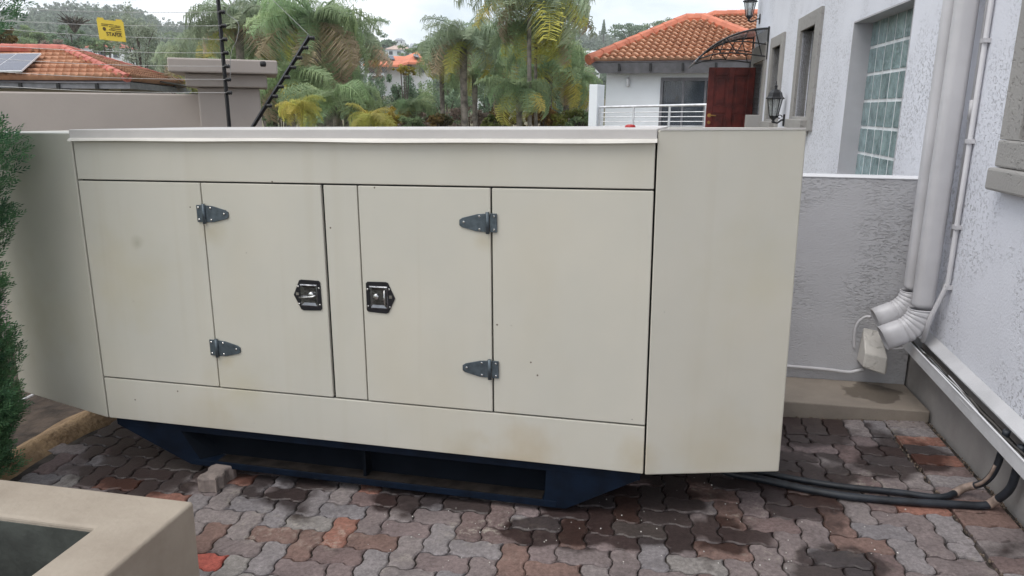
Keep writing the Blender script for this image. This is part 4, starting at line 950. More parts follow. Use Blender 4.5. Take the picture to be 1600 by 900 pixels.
# ------------------------------------------------------------------ tiled roofs
def tiled_face(P, mt, name, parent, wav=.17, course=.23, amp=.03, lift=.075):
    """P: polygon in world (first two = eave, left to right). One wavy strip per course, clipped to the polygon."""
    P = [Vector(p) for p in P]; ex_ = (P[1]-P[0]).normalized(); nr = None
    for q in P[2:]:
        c_ = ex_.cross(q-P[0])
        if c_.length > .1: nr = c_.normalized(); break
    if nr.z < 0: nr = -nr
    ey_ = nr.cross(ex_).normalized()
    if ey_.z < 0: ey_ = -ey_
    uv = [((p-P[0]).dot(ex_), (p-P[0]).dot(ey_)) for p in P]; vmax = max(v for u, v in uv)
    def span(v):
        xs_ = []
        for i in range(len(uv)):
            (u0, v0), (u1, v1) = uv[i], uv[(i+1) % len(uv)]
            if (v0 <= v < v1) or (v1 <= v < v0): xs_.append(u0+(u1-u0)*(v-v0)/(v1-v0))
        return (min(xs_), max(xs_)) if len(xs_) > 1 else None
    V = []; F = []; nrow = int(vmax/course)
    for r_ in range(nrow+1):
        va, vb = r_*course, min(vmax-.001, (r_+1)*course+.03); sp_ = span(min(vmax-.01, va+.01)); sp2 = span(min(vmax-.01, vb))
        if not sp_ or not sp2: continue
        u0 = min(sp_[0], sp2[0]) if False else sp_[0]; u1 = sp_[1]; step = wav/4; nn_ = max(2, int((u1-u0)/step)); base = len(V)
        for i in range(nn_+1):
            u = u0+(u1-u0)*i/nn_; wv_ = amp*(math.cos(2*math.pi*u/wav)); uu = min(max(u, sp2[0]), sp2[1])
            b0 = P[0]+ex_*u+ey_*va+nr*(lift+wv_+amp); b1 = P[0]+ex_*uu+ey_*vb+nr*(.0+wv_+amp); b2 = P[0]+ex_*u+ey_*(va+.09)+nr*(-.01)
            V += [b2, b0, b1]
        for i in range(nn_):
            a = base+i*3; F += [(a, a+3, a+4, a+1), (a+1, a+4, a+5, a+2)]
    return stuff(link(name, arr_mesh(name, [tuple(v) for v in V], F), mt, parent))
def ridge_run(a, b, r_, mt, parent, seg=.38):
    a, b = Vector(a), Vector(b); n_ = max(2, int((b-a).length/seg)); m_ = MB()
    for i in range(n_):
        p, q = a.lerp(b, i/n_), a.lerp(b, (i+1.08)/n_); m_.tube([p, q], [r_*1.06, r_*.94], 8)
    return m_.build('ridge_tiles', mt, parent)

# white outbuilding with the orange roof (right, behind)
rb = thing('outbuilding', 'pale house with orange tiled hip roof behind the balcony railing', 'house')
yaw = R(-20); bx = Vector((math.cos(yaw), math.sin(yaw), 0)); by = Vector((-math.sin(yaw), math.cos(yaw), 0)); E0 = at(919, 97.5, 18)
ZE = E0.z
def RB(x, y, z): return Vector((E0.x, E0.y, 0)) + bx*x + by*y + Vector((0, 0, z))
LE = 6.9; WD_ = 5.0; apx, ap2 = 1.80, 2.6; run = 2.6; ZR = 3.93
ZR = min((abs(pix(RB(1.9, run, z_/100))[1]-33), z_/100) for z_ in range(300, 420))[1]
LE = min((abs(pix(RB(l_/20, 0, ZE))[0]-1262), l_/20) for l_ in range(60, 200))[1]
ap2 = min((abs(pix(RB(l_/50, run, ZR))[0]-1099), l_/50) for l_ in range(60, 250))[1]; apx = min((abs(pix(RB(l_/50, run, ZR))[0]-1072), l_/50) for l_ in range(40, 250))[1]
e0, e1, e2, e3 = RB(0, 0, ZE), RB(LE, 0, ZE), RB(LE, WD_, ZE), RB(0, WD_, ZE); A_, B_ = RB(apx, run, ZR), RB(ap2, run, ZR)
tiled_face([e0, e1, B_, A_], M['tile'], 'roof_tiles', rb); tiled_face([e3, e0, A_], M['tile'], 'roof_tiles', rb); tiled_face([e1, e2, B_], M['tile'], 'roof_tiles', rb)
MB().add([e0, e1, e2, e3, A_, B_], [(0, 1, 5, 4), (1, 2, 5), (2, 3, 4, 5), (3, 0, 4), (3, 2, 1, 0)]).build('roof_deck', M['fascia'], rb)
for a, b in ((e0, A_), (A_, B_), (B_, e1)): ridge_run(Vector(a)+Vector((0, 0, .06)), Vector(b)+Vector((0, 0, .06)), .12, M['ridge2'], rb)
fa = MB(); fa.hexa([RB(.25, .12, ZE-.24), RB(LE, .12, ZE-.24), RB(LE, .16, ZE-.24), RB(.25, .16, ZE-.24)], [RB(.05, .02, ZE-.01), RB(LE, .02, ZE-.01), RB(LE, .06, ZE-.01), RB(.05, .06, ZE-.01)]); fa.build('fascia', M['fascia'], rb)
MB().hexa([RB(.3, .12, ZE-.2), RB(.32, .12, ZE-.2), RB(.32, 4.6, ZE-.2), RB(.3, 4.6, ZE-.2)], [RB(.02, .02, ZE-.01), RB(.06, .02, ZE-.01), RB(.06, 4.8, ZE-.01), RB(.02, 4.8, ZE-.01)]).build('fascia', M['fascia'], rb)
for k in range(9):
    x_ = .7+k*.72; MB().hexa([RB(x_, .02, ZE-.2), RB(x_+.05, .02, ZE-.2), RB(x_+.05, .5, ZE-.2), RB(x_, .5, ZE-.2)], [RB(x_, .02, ZE-.03), RB(x_+.05, .02, ZE-.03), RB(x_+.05, .5, ZE-.03), RB(x_, .5, ZE-.03)]).build('rafter', M['blackmetal'], rb)
def rbox(x0, x1, y0, y1, z0, z1, nm, mt, par=rb, **k): return MB().hexa([RB(x0, y0, z0), RB(x1, y0, z0), RB(x1, y1, z0), RB(x0, y1, z0)], [RB(x0, y0, z1), RB(x1, y0, z1), RB(x1, y1, z1), RB(x0, y1, z1)]).build(nm, mt, par, **k)
WX0 = .33; wy = .5; DX0, DX1, DZ1 = 1.62, 3.75, 2.38
ZF = -.2
rbox(WX0, DX0, wy, 4.5, ZF-1.5, ZE-.17, 'wall', M['hwhite']); rbox(DX1, 6.6, wy, 4.5, ZF-1.5, ZE-.17, 'wall', M['hwhite']); rbox(DX0+.001, DX1-.001, wy, 4.5, DZ1, ZE-.171, 'wall', M['hwhite']); rbox(DX0+.001, DX1-.001, wy+.8, 4.5, ZF-1.5, DZ1-.001, 'interior_wall', M['interior'])
sd = rbox(DX0, DX0+.06, wy-.015, wy+.12, ZF, DZ1, 'sliding_door', M['fascia'], label if False else rb); sd['label'] = 'sliding glass door'
rbox(DX0+.06, DX1, wy-.015, wy+.12, DZ1-.07, DZ1, 'door_frame', M['fascia'], sd)
for x_ in (2.12, 2.62, 3.2): rbox(x_, x_+.045, wy+.02, wy+.07, ZF, DZ1-.07, 'mullion', M['steelrail'] if x_ > 3 else M['fascia'], sd)
for i, (xa, xb_) in enumerate(((DX0+.06, 2.12), (2.165, 2.62), (2.665, 3.2), (3.245, DX1))): rbox(xa, xb_, wy+.045, wy+.05, ZF, DZ1-.071, 'pane', mat('sliding_glass', (.10, .12, .15), .05, alpha=.55, spec=.8) if i == 0 else bpy.data.materials['sliding_glass'], sd)
cu_ = MB()
for xa, xb_ in ((DX0+.08, 2.15), (3.3, DX1)):
    n_ = 18; 
    for i in range(n_):
        x_ = xa+(xb_-xa)*i/n_; x2 = xa+(xb_-xa)*(i+1)/n_; y_a = wy+.2+.03*(i % 2); y_b = wy+.2+.03*((i+1) % 2)
        cu_.add([RB(x_, y_a, ZF), RB(x2, y_b, ZF), RB(x2, y_b, DZ1), RB(x_, y_a, DZ1)], [(0, 1, 2, 3)])
cu_.build('curtain', M['curtain'], sd)
# wall lamp of the outbuilding
MB().lathe([(.03, -.18), (.045, -.15), (.045, .0), (.03, .05)], tuple(RB(.86, wy-.07, 2.35)), 8).build('wall_lamp', M['steelrail'], rb)
# second roof further back
r2 = thing('rear_house', 'second orange tiled roof rising behind the pale outbuilding', 'house')
def R2(x, y, z): p = at(1092, 30, 25); return Vector((p.x, p.y, 0)) + bx*x + by*y + Vector((0, 0, z))
zt = at(1130, 26.5, 25).z; r_a, r_b = R2(.45, 0, zt), R2(8, 0, zt); el, er = R2(-2.2, -2.8, zt-1.5), R2(10, -2.8, zt-1.5)
tiled_face([el, er, r_b, r_a], M['tile'], 'roof_tiles', r2); MB().prism([el, er, r_b, r_a], (0, .1, -.1)).build('roof_deck', M['fascia'], r2)
ridge_run(r_a+Vector((0, 0, .05)), r_b+Vector((0, 0, .05)), .12, M['ridge2'], r2); ridge_run(el+Vector((0, 0, .05)), r_a+Vector((0, 0, .05)), .12, M['ridge2'], r2)
MB().hexa([R2(-1.8, -2.4, -2), R2(9, -2.4, -2), R2(9, 2, -2), R2(-1.8, 2, -2)], [R2(-1.8, -2.4, zt-1.4), R2(9, -2.4, zt-1.4), R2(9, 2, zt-1.4), R2(-1.8, 2, zt-1.4)]).build('wall', M['hwhite'], r2)
# end pier and balcony railing
pr0, pr1 = at(921, 132, 16.6), at(945, 135, 16.6)
pier = thing('balcony_pier', 'white square pier at the left end of the balcony railing', 'pier', TR((pr0.x, pr0.y, 0)) @ Matrix.Rotation(R(-28), 4, 'Z'))
MB().box(0, .19, 0, .42, -2.5, pr0.z).build('shaft', M['hwhite'], pier, bevel=.01)
rl = thing('railing', 'silver horizontal-bar balcony railing behind the generator roof', 'railing')
ra, rbb = at(936, 167.5, 16.6), at(1109, 163.5, 15.2)
MB().tube([ra, rbb], .026, 8).build('handrail', M['steelrail'], rl)
for k in range(1, 10): MB().tube([ra+Vector((0, 0, -.095*k-.02)), rbb+Vector((0, 0, -.095*k-.04))], .009, 6).build('rail_bar', M['steelrail'], rl)
for f in (0.005, .335, .66, .97):
    p = ra.lerp(rbb, f); MB().tube([p, p+Vector((0, 0, -.98))], .024, 8).build('railing_post', M['steelrail'], rl)
bl_ = MB().prism([Vector((ra.x-.4, ra.y-.15, ra.z-1.0)), Vector((rbb.x+.5, rbb.y-.15, ra.z-1.0)), RB(6, wy, ra.z-1.0), RB(-.2, wy, ra.z-1.0)], (0, 0, -.2)).build('balcony', M['slab']); struct(bl_)

# neighbour's bungalow (left, behind the wall)
nb = thing('bungalow', 'low house with orange tiles, red ridges and solar panels beyond the boundary wall', 'house')
ZEn = 2.25
def pz_(px, py, z): d = ray(px, py); t = (z-EYE.z)/d.z; return EYE + d*t
C1 = pz_(201, 127, ZEn); C2 = pz_(303, 138.5, ZEn); Cl = pz_(-330, 124.5, ZEn)
R1 = at(100, 83, 24.3); R0 = at(-400, 80, 24.3); R0.z = R1.z
# roof faces: the eave defines the plane, ridge end shared
tiled_face([Cl, C1, R1, R0], M['tile2'], 'roof_tiles', nb, wav=.26, course=.36, amp=.055, lift=.14); tiled_face([C1, C2, R1], M['tile2'], 'roof_tiles', nb, wav=.26, course=.36, amp=.055, lift=.14)
dz = Vector((0, 0, -.05)); MB().add([Cl+dz, C1+dz, C2+dz, R1+dz, R0+dz], [(0, 1, 3, 4), (1, 2, 3)]).build('roof_deck', M['fascia'], nb)
R2_ = at(150, 93, 26.0)
ridge_run(R0+Vector((0, 0, .13)), R1+Vector((0, 0, .13)), .13, M['ridge'], nb); ridge_run(C1+Vector((-.05, .05, .09)), R1+Vector((0, 0, .14)), .12, M['ridge'], nb); ridge_run(C2+Vector((0, 0, .13)), R1+Vector((0, 0, .16)), .11, M['ridge'], nb)
wf = Vector((.3, .8, 0))
MB().hexa([Cl+wf+Vector((0, 0, -4)), C1+Vector((-.6, .7, -4)), C2+Vector((-.8, -.2, -4)), R0+Vector((0, 6, -5))], [Cl+wf+Vector((0, 0, -.07)), C1+Vector((-.6, .7, -.07)), C2+Vector((-.8, -.2, -.07)), Cl+Vector((0, 8, -.07))]).build('wall', M['hbeige'], nb)
fb = MB(); fb.hexa([Cl+Vector((0, .05, -.2)), C1+Vector((0, .05, -.2)), C1+Vector((0, .09, -.2)), Cl+Vector((0, .09, -.2))], [Cl+Vector((0, .05, -.02)), C1+Vector((0, .05, -.02)), C1+Vector((0, .09, -.02)), Cl+Vector((0, .09, -.02))])
fb.build('fascia', M['fascia'], nb)
MB().hexa([C1+Vector((0, .1, -.2)), C2+Vector((0, .0, -.2)), C2+Vector((-.05, .05, -.2)), C1+Vector((-.05, .1, -.2))], [C1+Vector((0, .1, -.02)), C2+Vector((0, .0, -.02)), C2+Vector((-.05, .05, -.02)), C1+Vector((-.05, .1, -.02))]).build('fascia', M['fascia'], nb)
for k in range(7):
    p = Cl.lerp(C1, .28+k*.105); MB().box(p.x, p.x+.08, p.y-.02, p.y+.7, p.z-.22, p.z-.06).build('rafter', M['blackmetal'], nb)
# solar panels lie in the plane of the front roof face
fx = (C1-Cl).normalized(); fn = fx.cross(R1-C1).normalized(); fn = fn if fn.z > 0 else -fn; fy = fn.cross(fx); fy = fy if fy.z > 0 else -fy
def onface(px, py, P, n_): d = ray(px, py); return EYE + d*((P-EYE).dot(n_)/d.dot(n_))
def quadpanel(px4, P, n_, off, nm, mt, par, th=.04):
    q = [onface(a, b, P+n_*off, n_) for a, b in px4]; return MB().prism(q, -n_*th).build(nm, mt, par), q
for i, px4 in enumerate([[(8, 111), (33, 110.5), (64, 83.5), (10, 83.5)][0:0] or [(-60, 111.5), (33, 110.5), (64, 83), (-10, 84)]]):
    f_, q = quadpanel(px4, C1, fn, .34, 'solar_panel_frame', M['whitetrim'], nb)
    cell = MB(); a, b, c_, d_ = q
    nxp = 2
    for k in range(nxp):
        f0, f1 = (k+.02)/nxp, (k+.98)/nxp
        lo0, lo1 = a.lerp(b, f0), a.lerp(b, f1); hi0, hi1 = d_.lerp(c_, f0), d_.lerp(c_, f1)
        for h in range(2):
            g0, g1 = (.03, .49) if h == 0 else (.51, .97)
            MB().prism([lo0.lerp(hi0, g0)+fn*.006, lo1.lerp(hi1, g0)+fn*.006, lo1.lerp(hi1, g1)+fn*.006, lo0.lerp(hi0, g1)+fn*.006], -fn*.01).build('solar_cell', M['solar'], f_)
sfn = (C2-C1).cross(R1-C1).normalized(); sfn = sfn if sfn.z > 0 else -sfn
quadpanel([(252, 127), (300, 136), (286, 130), (166, 96)], C1, sfn, .12, 'solar_heater', M['collector'], nb)

# ------------------------------------------------------------------ middle-distance house and far roofs
mh = thing('villa', 'white two-storey house with bright orange roof seen between the palms', 'house')
YM = 118.; 
def mp_(px, py, dy=0): return at(px, py, YM+dy)
def slabq(pts, nm, mt, par, th=(0, 3, 0)): return MB().prism(pts, th).build(nm, mt, par)
slabq([mp_(573, 150), mp_(600, 150), mp_(600, 100), mp_(573, 100)], 'wall', M['farwhite'], mh, (0, 8, 0)); slabq([mp_(600.3, 150, 1.5), mp_(668, 150, 1.5), mp_(668, 98, 1.5), mp_(600.3, 98, 1.5)], 'wall', M['farwhite'], mh, (0, 8, 0))
def rfq(pts, nm='roof', mt=M['orangeroof'], par=mh, th=(0, 0, -.3)): return slabq(pts, nm, mt, par, th)
rfq([mp_(567, 101, -1.5), mp_(622, 101, -1.5), mp_(634, 88, 4), mp_(580, 86.5, 4)]); rfq([mp_(618, 102.5, -1), mp_(638, 96.8, -2.5), mp_(652, 80.5, 4), mp_(630, 89, 4)]); rfq([mp_(637, 97, -2.5), mp_(664, 98, -1), mp_(663, 93, 2), mp_(652, 80, 4)])
slabq([mp_(584, 94.0, 1), mp_(617, 94.8, 1), mp_(615, 89.5, 3), mp_(582, 88.3, 3)], 'solar_panel', M['solar'], mh, (0, -.25, .18)); slabq([mp_(647, 90, -.5), mp_(656, 92.5, -.5), mp_(654, 88, 1.5), mp_(646, 86.5, 1.5)], 'solar_panel', M['solar'], mh, (0, -.4, .2))
def win(x0, y0, x1, y1, dy=-.3, mt=M['glassdark'], nm='window'): return slabq([mp_(x0, y1, dy), mp_(x1, y1, dy), mp_(x1, y0, dy), mp_(x0, y0, dy)], nm, mt, mh, (0, .6, 0))
win(576, 103, 589, 114); win(591, 103, 604, 113, -.2); win(576, 119, 599, 127); win(636, 102, 643, 110, 1.2); win(657, 103, 664, 113, 1.2)
slabq([mp_(568, 101.5, -1.2), mp_(620, 102.2, -1.2), mp_(620, 104, -1.2), mp_(568, 103.3, -1.2)], 'gutter', M['farwhite'], mh, (0, .3, 0))
slabq([mp_(573, 116.5, -1.6), mp_(600, 116.5, -1.6), mp_(600, 118.3, -1.6), mp_(573, 118.3, -1.6)], 'balcony_slab', M['farwhite'], mh, (0, 1.8, 0))
for x_ in np.arange(584, 600, 3): slabq([mp_(x_, 137, -1.2), mp_(x_+1, 137, -1.2), mp_(x_+1, 126, -1.2), mp_(x_, 126, -1.2)], 'baluster', M['farwhite'], mh, (0, .2, 0))
slabq([mp_(582, 137, -.4), mp_(600, 137, -.4), mp_(600, 127, -.4), mp_(582, 127, -.4)], 'window', M['glassdark'], mh, (0, .6, 0))
def simple_house(px0, px1, pyr, pye, pyb, Y, roofm, label, nm='far_house', hip=.25):
    t = thing(nm, label, 'house')
    x0, x1 = at(px0, pye, Y), at(px1, pye, Y); W = (x1-x0).length; D_ = W*.5
    r0, r1 = at(px0+(px1-px0)*hip, pyr, Y+D_*.4), at(px1-(px1-px0)*hip, pyr, Y+D_*.4); zb = at(px0, pyb, Y).z-4; zt_ = min(x0.z, x1.z)
    a, b, c_, d_ = Vector((x0.x, Y, zt_)), Vector((x1.x, Y, zt_)), Vector((x1.x, Y+D_, zt_)), Vector((x0.x, Y+D_, zt_))
    MB().add([a, b, c_, d_, r0, r1], [(0, 1, 5, 4), (1, 2, 5), (2, 3, 4, 5), (3, 0, 4), (0, 3, 2, 1)]).build('roof', roofm, t)
    k = W*.04; MB().box(x0.x+k, x1.x-k, Y+k, Y+D_-k, zb, zt_-.02).build('wall', M['farwhite'], t)
    nwin = 3 if px1-px0 > 25 else 2; hgt = max(.8, (zt_-at(px0, pyb, Y).z)*.6)
    for i in range(nwin):
        cx = x0.x+W*(i+.8)/(nwin+.6); MB().box(cx-W*.06, cx+W*.06, Y+k-.1, Y+k+.05, zt_-hgt-.5, zt_-.5).build('window', M['glassdark'], t)
    return t
simple_house(600, 646, 71, 77, 86, 230, M['pinkroof'], 'pale house with faded pink roof, just above the orange villa roof', hip=.35)
simple_house(638, 672, 68, 75, 84, 225, M['greyroof'], 'pale house with grey gabled roof, right of the pink roof', hip=.1)
simple_house(616, 632, 60, 63, 67, 420, M['greyroof'], 'tiny white house high on the wooded hill above the villa')
simple_house(544, 568, 77, 81, 90, 200, M['pinkroof'], 'far house with faded roof half hidden left of the villa')
simple_house(120, 196, 65, 74, 86, 110, M['ridge'], 'white house with red roof below the yellow warning sign', hip=.2)
simple_house(18, 80, 70, 77, 84, 90, M['pinkroof'], 'low house with a dull brown roof above the solar panels', hip=.3)
simple_house(906, 940, 79, 83, 92, 170, M['farwhite'], 'white far house low on the hill left of the orange roof')
simple_house(974, 992, 58, 61, 66, 330, M['farwhite'], 'small white far house just over the orange roof hip')
simple_house(738, 768, 110, 116, 128, 90, M['farwhite'], 'white house glimpsed between the two right palms')
simple_house(888, 900, 66, 69, 74, 300, M['pinkroof'], 'small pinkish far house beside the tall palm')

# ------------------------------------------------------------------ wooded hills: one mass, numpy built
cs = []; n_t = 2600
while len(cs) < n_t:
    az = rng.uniform(-42, 24); r_ = 130+ 620*rng.random()**.8
    cs.append((az, r_))
Vall = []; 
for az, r_ in cs:
    x = r_*math.sin(R(az)); y = r_*math.cos(R(az)); z = terrain_z(x, y)
    if r_ < 260 and rng.random() < .35: continue
    hgt = rng.uniform(6, 12)*(1 if r_ > 300 else .65); rad = hgt*rng.uniform(.42, .8)
    n_ = 130 if r_ > 400 else 190
    V_, _ = crown(x, y, z+hgt*.55, rad, rad, hgt*.5, n_, rad*.15, 14, 0, .6); Vall.append(V_)
V = np.concatenate(Vall); stuff(link('hillside_wood', arr_mesh('hillside_wood', V, np.arange(len(V)).reshape(-1, 4)), LM['far']))
# cypresses on the skyline
for i, (px, pt, pb, wd, Y, lb) in enumerate([(869, 38, 58, 6, 380, 'short dark cypress on the skyline, leftmost of the row right of the tall palm'), (897, 34, 60, 6, 370, 'slim dark cypress on the skyline, second from left'), (905, 30, 58, 6, 370, 'tallest slim cypress on the skyline right of the tall palm'), (943, 31, 54, 9, 380, 'lone pointed conifer on the skyline left of the orange roof'), (77, 35, 56, 8, 300, 'dark pointed conifer on the hill at far left')]):
    T0 = at(px, pt, Y); B0 = at(px, pb, Y); H_ = T0.z-B0.z; rw = wd/2*Y/FPX
    t = thing('cypress', lb, 'tree', TR((B0.x, Y, B0.z-4)), 'cypresses on the hill skyline')
    n_ = 700; f = rng.random(n_); r_ = rw*(1-f)**.8*(.5+.5*rng.random(n_)); a = rng.uniform(0, 6.283, n_); P = np.stack([r_*np.cos(a), r_*np.sin(a), 4+f*H_], 1); A = rdir(n_)*rw*.28; B = np.cross(A, rdir(n_))*.6
    V, F = quads(P, A, B); link('crown', arr_mesh('crown', V, F), LM['dark'], t); MB().tube([(0, 0, 0), (0, 0, 4+H_*.6)], .25, 6).build('trunk', M['bark'], t)

# ------------------------------------------------------------------ palms
def frond_mesh(k, L0=2.05, arch_=1.0, nl=46, hang=1.0):
    q = random.Random(k); pts = []; p = Vector((0, 0, 0)); ang = R(70-18*q.random()); st_ = L0/14
    for i in range(15):
        pts.append(p.copy()); p = p + Vector((math.cos(ang), 0, math.sin(ang)))*st_; ang -= R(9.5*arch_*(1+q.uniform(-.15, .15)))*(1 if i > 1 else .5)
    V = []; F = []
    m_ = MB(); m_.tube(pts, [.035*(1-i/15)+.006 for i in range(15)], 4)
    for i in range(nl):
        f = .12+.88*i/nl; s_ = f*14; a = int(min(13, s_)); c_ = pts[a].lerp(pts[min(14, a+1)], s_-a); t = (pts[min(14, a+1)]-pts[a]).normalized()
        for sd_ in (-1, 1):
            ll = (.50+.5*math.sin(math.pi*min(1, f*1.05)))*q.uniform(.75, 1.15)*.92; out_ = Vector((t.x*.5, sd_*(.9+q.uniform(-.3, .3)), .25+q.uniform(-.3, .3))).normalized()
            p1 = c_+out_*ll*.42; p2 = p1 + (out_*.32+Vector((t.x*.1, 0, -1.0*hang)))*ll*.62
            w_ = .013; sdv = Vector((w_, 0, 0)) if abs(out_.x) < .7 else Vector((0, w_, 0)); up_ = Vector((0, 0, w_))
            m_.add([c_-sdv*.6, p1-sdv, p2, p1+sdv, c_+sdv*.6], [(0, 1, 3, 4), (1, 2, 3)])
    me = bpy.data.meshes.new('frond'); me.from_pydata(m_.v, [], m_.f); return me
PLM = {'green': leafmat('palm_green', (.38, .48, .26), (.21, .30, .16), rnd=.3), 'grey': leafmat('palm_grey', (.42, .49, .33), (.25, .32, .22), rnd=.3), 'yellow': leafmat('palm_yellow', (.66, .58, .15), (.38, .40, .11), rnd=.25), 'dry': leafmat('palm_dry', (.58, .46, .32), (.42, .33, .23), rnd=.25)}
FR = {}
for kind in PLM:
    FR[kind] = []
    for k in range(3):
        me = frond_mesh(k+10, arch_=(.85, 1.15, .65)[k], hang=(.8, 1.0, .6)[k] if kind != 'dry' else 1.2); me.materials.append(PLM[kind]); FR[kind].append(me)
def palm(px, py, Y, size, label, kind='green', nf=24, dry=2, yel=2, spread=1., seed=1, tr=None):
    q = random.Random(seed); C_ = at(px, py, Y); base = terrain_z(C_.x, Y)-.2
    t = thing('palm_tree', label, 'palm', TR((C_.x, Y, base)), 'feathery palms beyond the generator')
    h = C_.z-base; r0 = (tr or .12)*max(.5, size)
    MB().tube([(0, 0, 0), (.05, 0, h*.5), (0, 0, h*.85), (0, 0, h)], [r0*1.2, r0, r0*.95, r0*1.1], 8).build('trunk', M['mast'], t, smooth=True)
    for i in range(nf+dry+yel):
        kd = kind if i < nf else ('dry' if i < nf+dry else 'yellow'); o = link('frond', FR[kd][q.randrange(3)], None, t)
        az = i*2.399+q.uniform(-.3, .3); tilt = q.uniform(-.15, .5)*spread if i < nf*.3 else q.uniform(.15, 1.0)*spread
        if i >= nf: tilt = q.uniform(.9, 1.35)
        s_ = size*q.uniform(.62, .92)
        o.matrix_local = TR((0, 0, h)) @ Matrix.Rotation(az, 4, 'Z') @ Matrix.Rotation(tilt, 4, 'Y') @ Matrix.Rotation(q.uniform(-.3, .3), 4, 'X') @ Matrix.Scale(s_, 4)
    return t
palm(372, 38, 22, 1.0, 'grey-green palm behind the upright fence post, rising above the pillar', 'grey', 30, 2, 3, seed=3)
palm(300, 92, 28, 1.0, 'palm left of the upright fence post, crown level with the pillar cap', 'grey', 28, 1, 3, seed=4)
palm(492, 38, 21, 1.1, 'large palm with drooping dry fronds above the leaning fence post', 'green', 34, 6, 3, seed=5)
palm(420, 82, 24, 1.05, 'palm directly above the right edge of the pillar', 'green', 30, 1, 1, seed=6)
palm(538, 66, 24, 1.0, 'palm left of the orange villa with brown fronds hanging under it', 'grey', 32, 7, 2, seed=7)
palm(452, 128, 20, .85, 'green palm just right of the leaning fence post', 'green', 30, 1, 1, seed=18)
palm(468, 168, 16, .34, 'small yellow palm low beside the leaning fence post', 'yellow', 30, 0, 6, seed=8)
palm(525, 162, 18, .8, 'low bushy green palm rising over the generator roof', 'green', 34, 0, 1, seed=9)
palm(577, 184, 17, .42, 'low yellow-green palm over the generator roof, right of the green one', 'yellow', 20, 0, 6, seed=10)
palm(690, 88, 24, .62, 'palm with a forked dark trunk right of the orange villa', 'green', 28, 2, 4, seed=11)
palm(724, 62, 21, .85, 'palm with a pale shaggy trunk in the middle right', 'grey', 32, 2, 3, seed=12)
palm(828, -6, 18, 1.05, 'tallest palm, its crown cut by the top of the photo', 'grey', 34, 2, 4, seed=13, tr=.05)
palm(838, 42, 19, .8, 'droopy palm crown hanging directly under the tallest one', 'green', 26, 2, 7, seed=21, tr=.05)
palm(404, 20, 25, .8, 'grey palm crown between the two black fence posts', 'grey', 26, 1, 1, seed=22)
palm(858, 92, 22, .95, 'dense drooping palm just below the tallest crown', 'green', 32, 1, 5, seed=14)
palm(812, 142, 18, .62, 'short multi-stemmed palm below the tallest one', 'green', 30, 1, 5, seed=15)
palm(775, 62, 27, .85, 'dark palm half hidden behind the tallest palm trunk', 'green', 28, 1, 1, seed=16)
palm(646, 168, 24, .55, 'dark green palm in front of the orange villa', 'green', 28, 0, 1, seed=17)
palm(340, 60, 26, .85, 'palm just left of the upright fence post, grey crown', 'grey', 26, 1, 2, seed=31)
palm(440, 40, 27, .95, 'tall green palm behind the two fence posts', 'green', 28, 1, 2, seed=33)
palm(510, 110, 23, .9, 'full palm crown in the middle of the left palm group', 'green', 30, 2, 2, seed=34)
palm(742, 116, 24, .7, 'palm low on the right side of the pale trunk', 'green', 26, 0, 2, seed=36)
palm(790, 92, 25, .85, 'palm filling the gap left of the tallest trunk', 'green', 28, 1, 3, seed=37)
palm(886, 128, 24, .75, 'rightmost drooping palm beside the pale outbuilding', 'green', 28, 1, 4, seed=38)

# ------------------------------------------------------------------ trees and shrubs in the middle distance
G = 'broad trees beyond the walls'
tree(222, 14, 120, 84, 42, 'grey', 'leafy_tree', 'tall airy grey-green tree right of the yellow sign', G, 5200, droop=.3, cl=70)
tree(268, 60, 130, 70, 55, 'grey', 'leafy_tree', 'rounded grey tree between the airy tree and the palms', G, 3000)
tree(115, 36, 82, 62, 75, 'dark', 'leafy_tree', 'dark round tree left of the yellow sign', G, 3000)
tree(50, 42, 84, 80, 85, 'mid', 'leafy_tree', 'broad green tree above the solar panels', G, 3000)
tree(165, 56, 90, 60, 90, 'mid', 'leafy_tree', 'green tree behind the yellow sign', G, 2400)
tree(12, 40, 80, 34, 30, 'autumn', 'leafy_tree', 'autumn orange and green tree at the left edge', G, 2200)
tree(85, 62, 86, 46, 70, 'brown', 'leafy_tree', 'brown leafless-looking shrub tree above the bungalow ridge', G, 1400)
tree(420, 90, 205, 90, 34, 'mid', 'leafy_tree', 'dense green tree behind the pillar', G, 3600, droop=.5)
tree(540, 100, 205, 90, 36, 'dark', 'leafy_tree', 'dark tree between the two large left palms', G, 3600, droop=.5)
tree(634, 108, 200, 52, 33, 'dark', 'leafy_tree', 'dark feathery tree with golden top hiding the villa', G, 4000, droop=.4)
tree(632, 101, 122, 38, 32, 'gold', 'flowering_shrub', 'golden crown of flowers above the dark tree by the villa', None, 700, cat='shrub')
tree(700, 135, 205, 80, 36, 'dark', 'leafy_tree', 'dark tree behind the forked palm trunk', G, 3200)
tree(765, 110, 200, 70, 38, 'dark', 'leafy_tree', 'dark tree between the pale trunk palm and tallest palm', G, 3600)
tree(868, 120, 210, 66, 30, 'dark', 'leafy_tree', 'dark tree right of the tallest palm', G, 3600, droop=.5)
tree(912, 95, 180, 46, 60, 'brown', 'leafy_tree', 'bare brownish tree just left of the white pier', G, 1800)
tree(900, 68, 125, 50, 80, 'grey', 'leafy_tree', 'pale olive tree on the slope left of the orange roof', G, 2400)
tree(662, 66, 100, 70, 140, 'mid', 'leafy_tree', 'round tree right of the pink roofed house', G, 2200)
tree(600, 56, 92, 60, 260, 'dark', 'leafy_tree', 'dark far trees over the pink roofed house', G, 2200)
tree(985, 35, 70, 90, 260, 'dark', 'leafy_tree', 'dark round far tree above the orange roof hip', G, 2600)
tree(1030, 30, 60, 70, 300, 'mid', 'leafy_tree', 'green far tree on the skyline touching the orange roof', G, 2200)
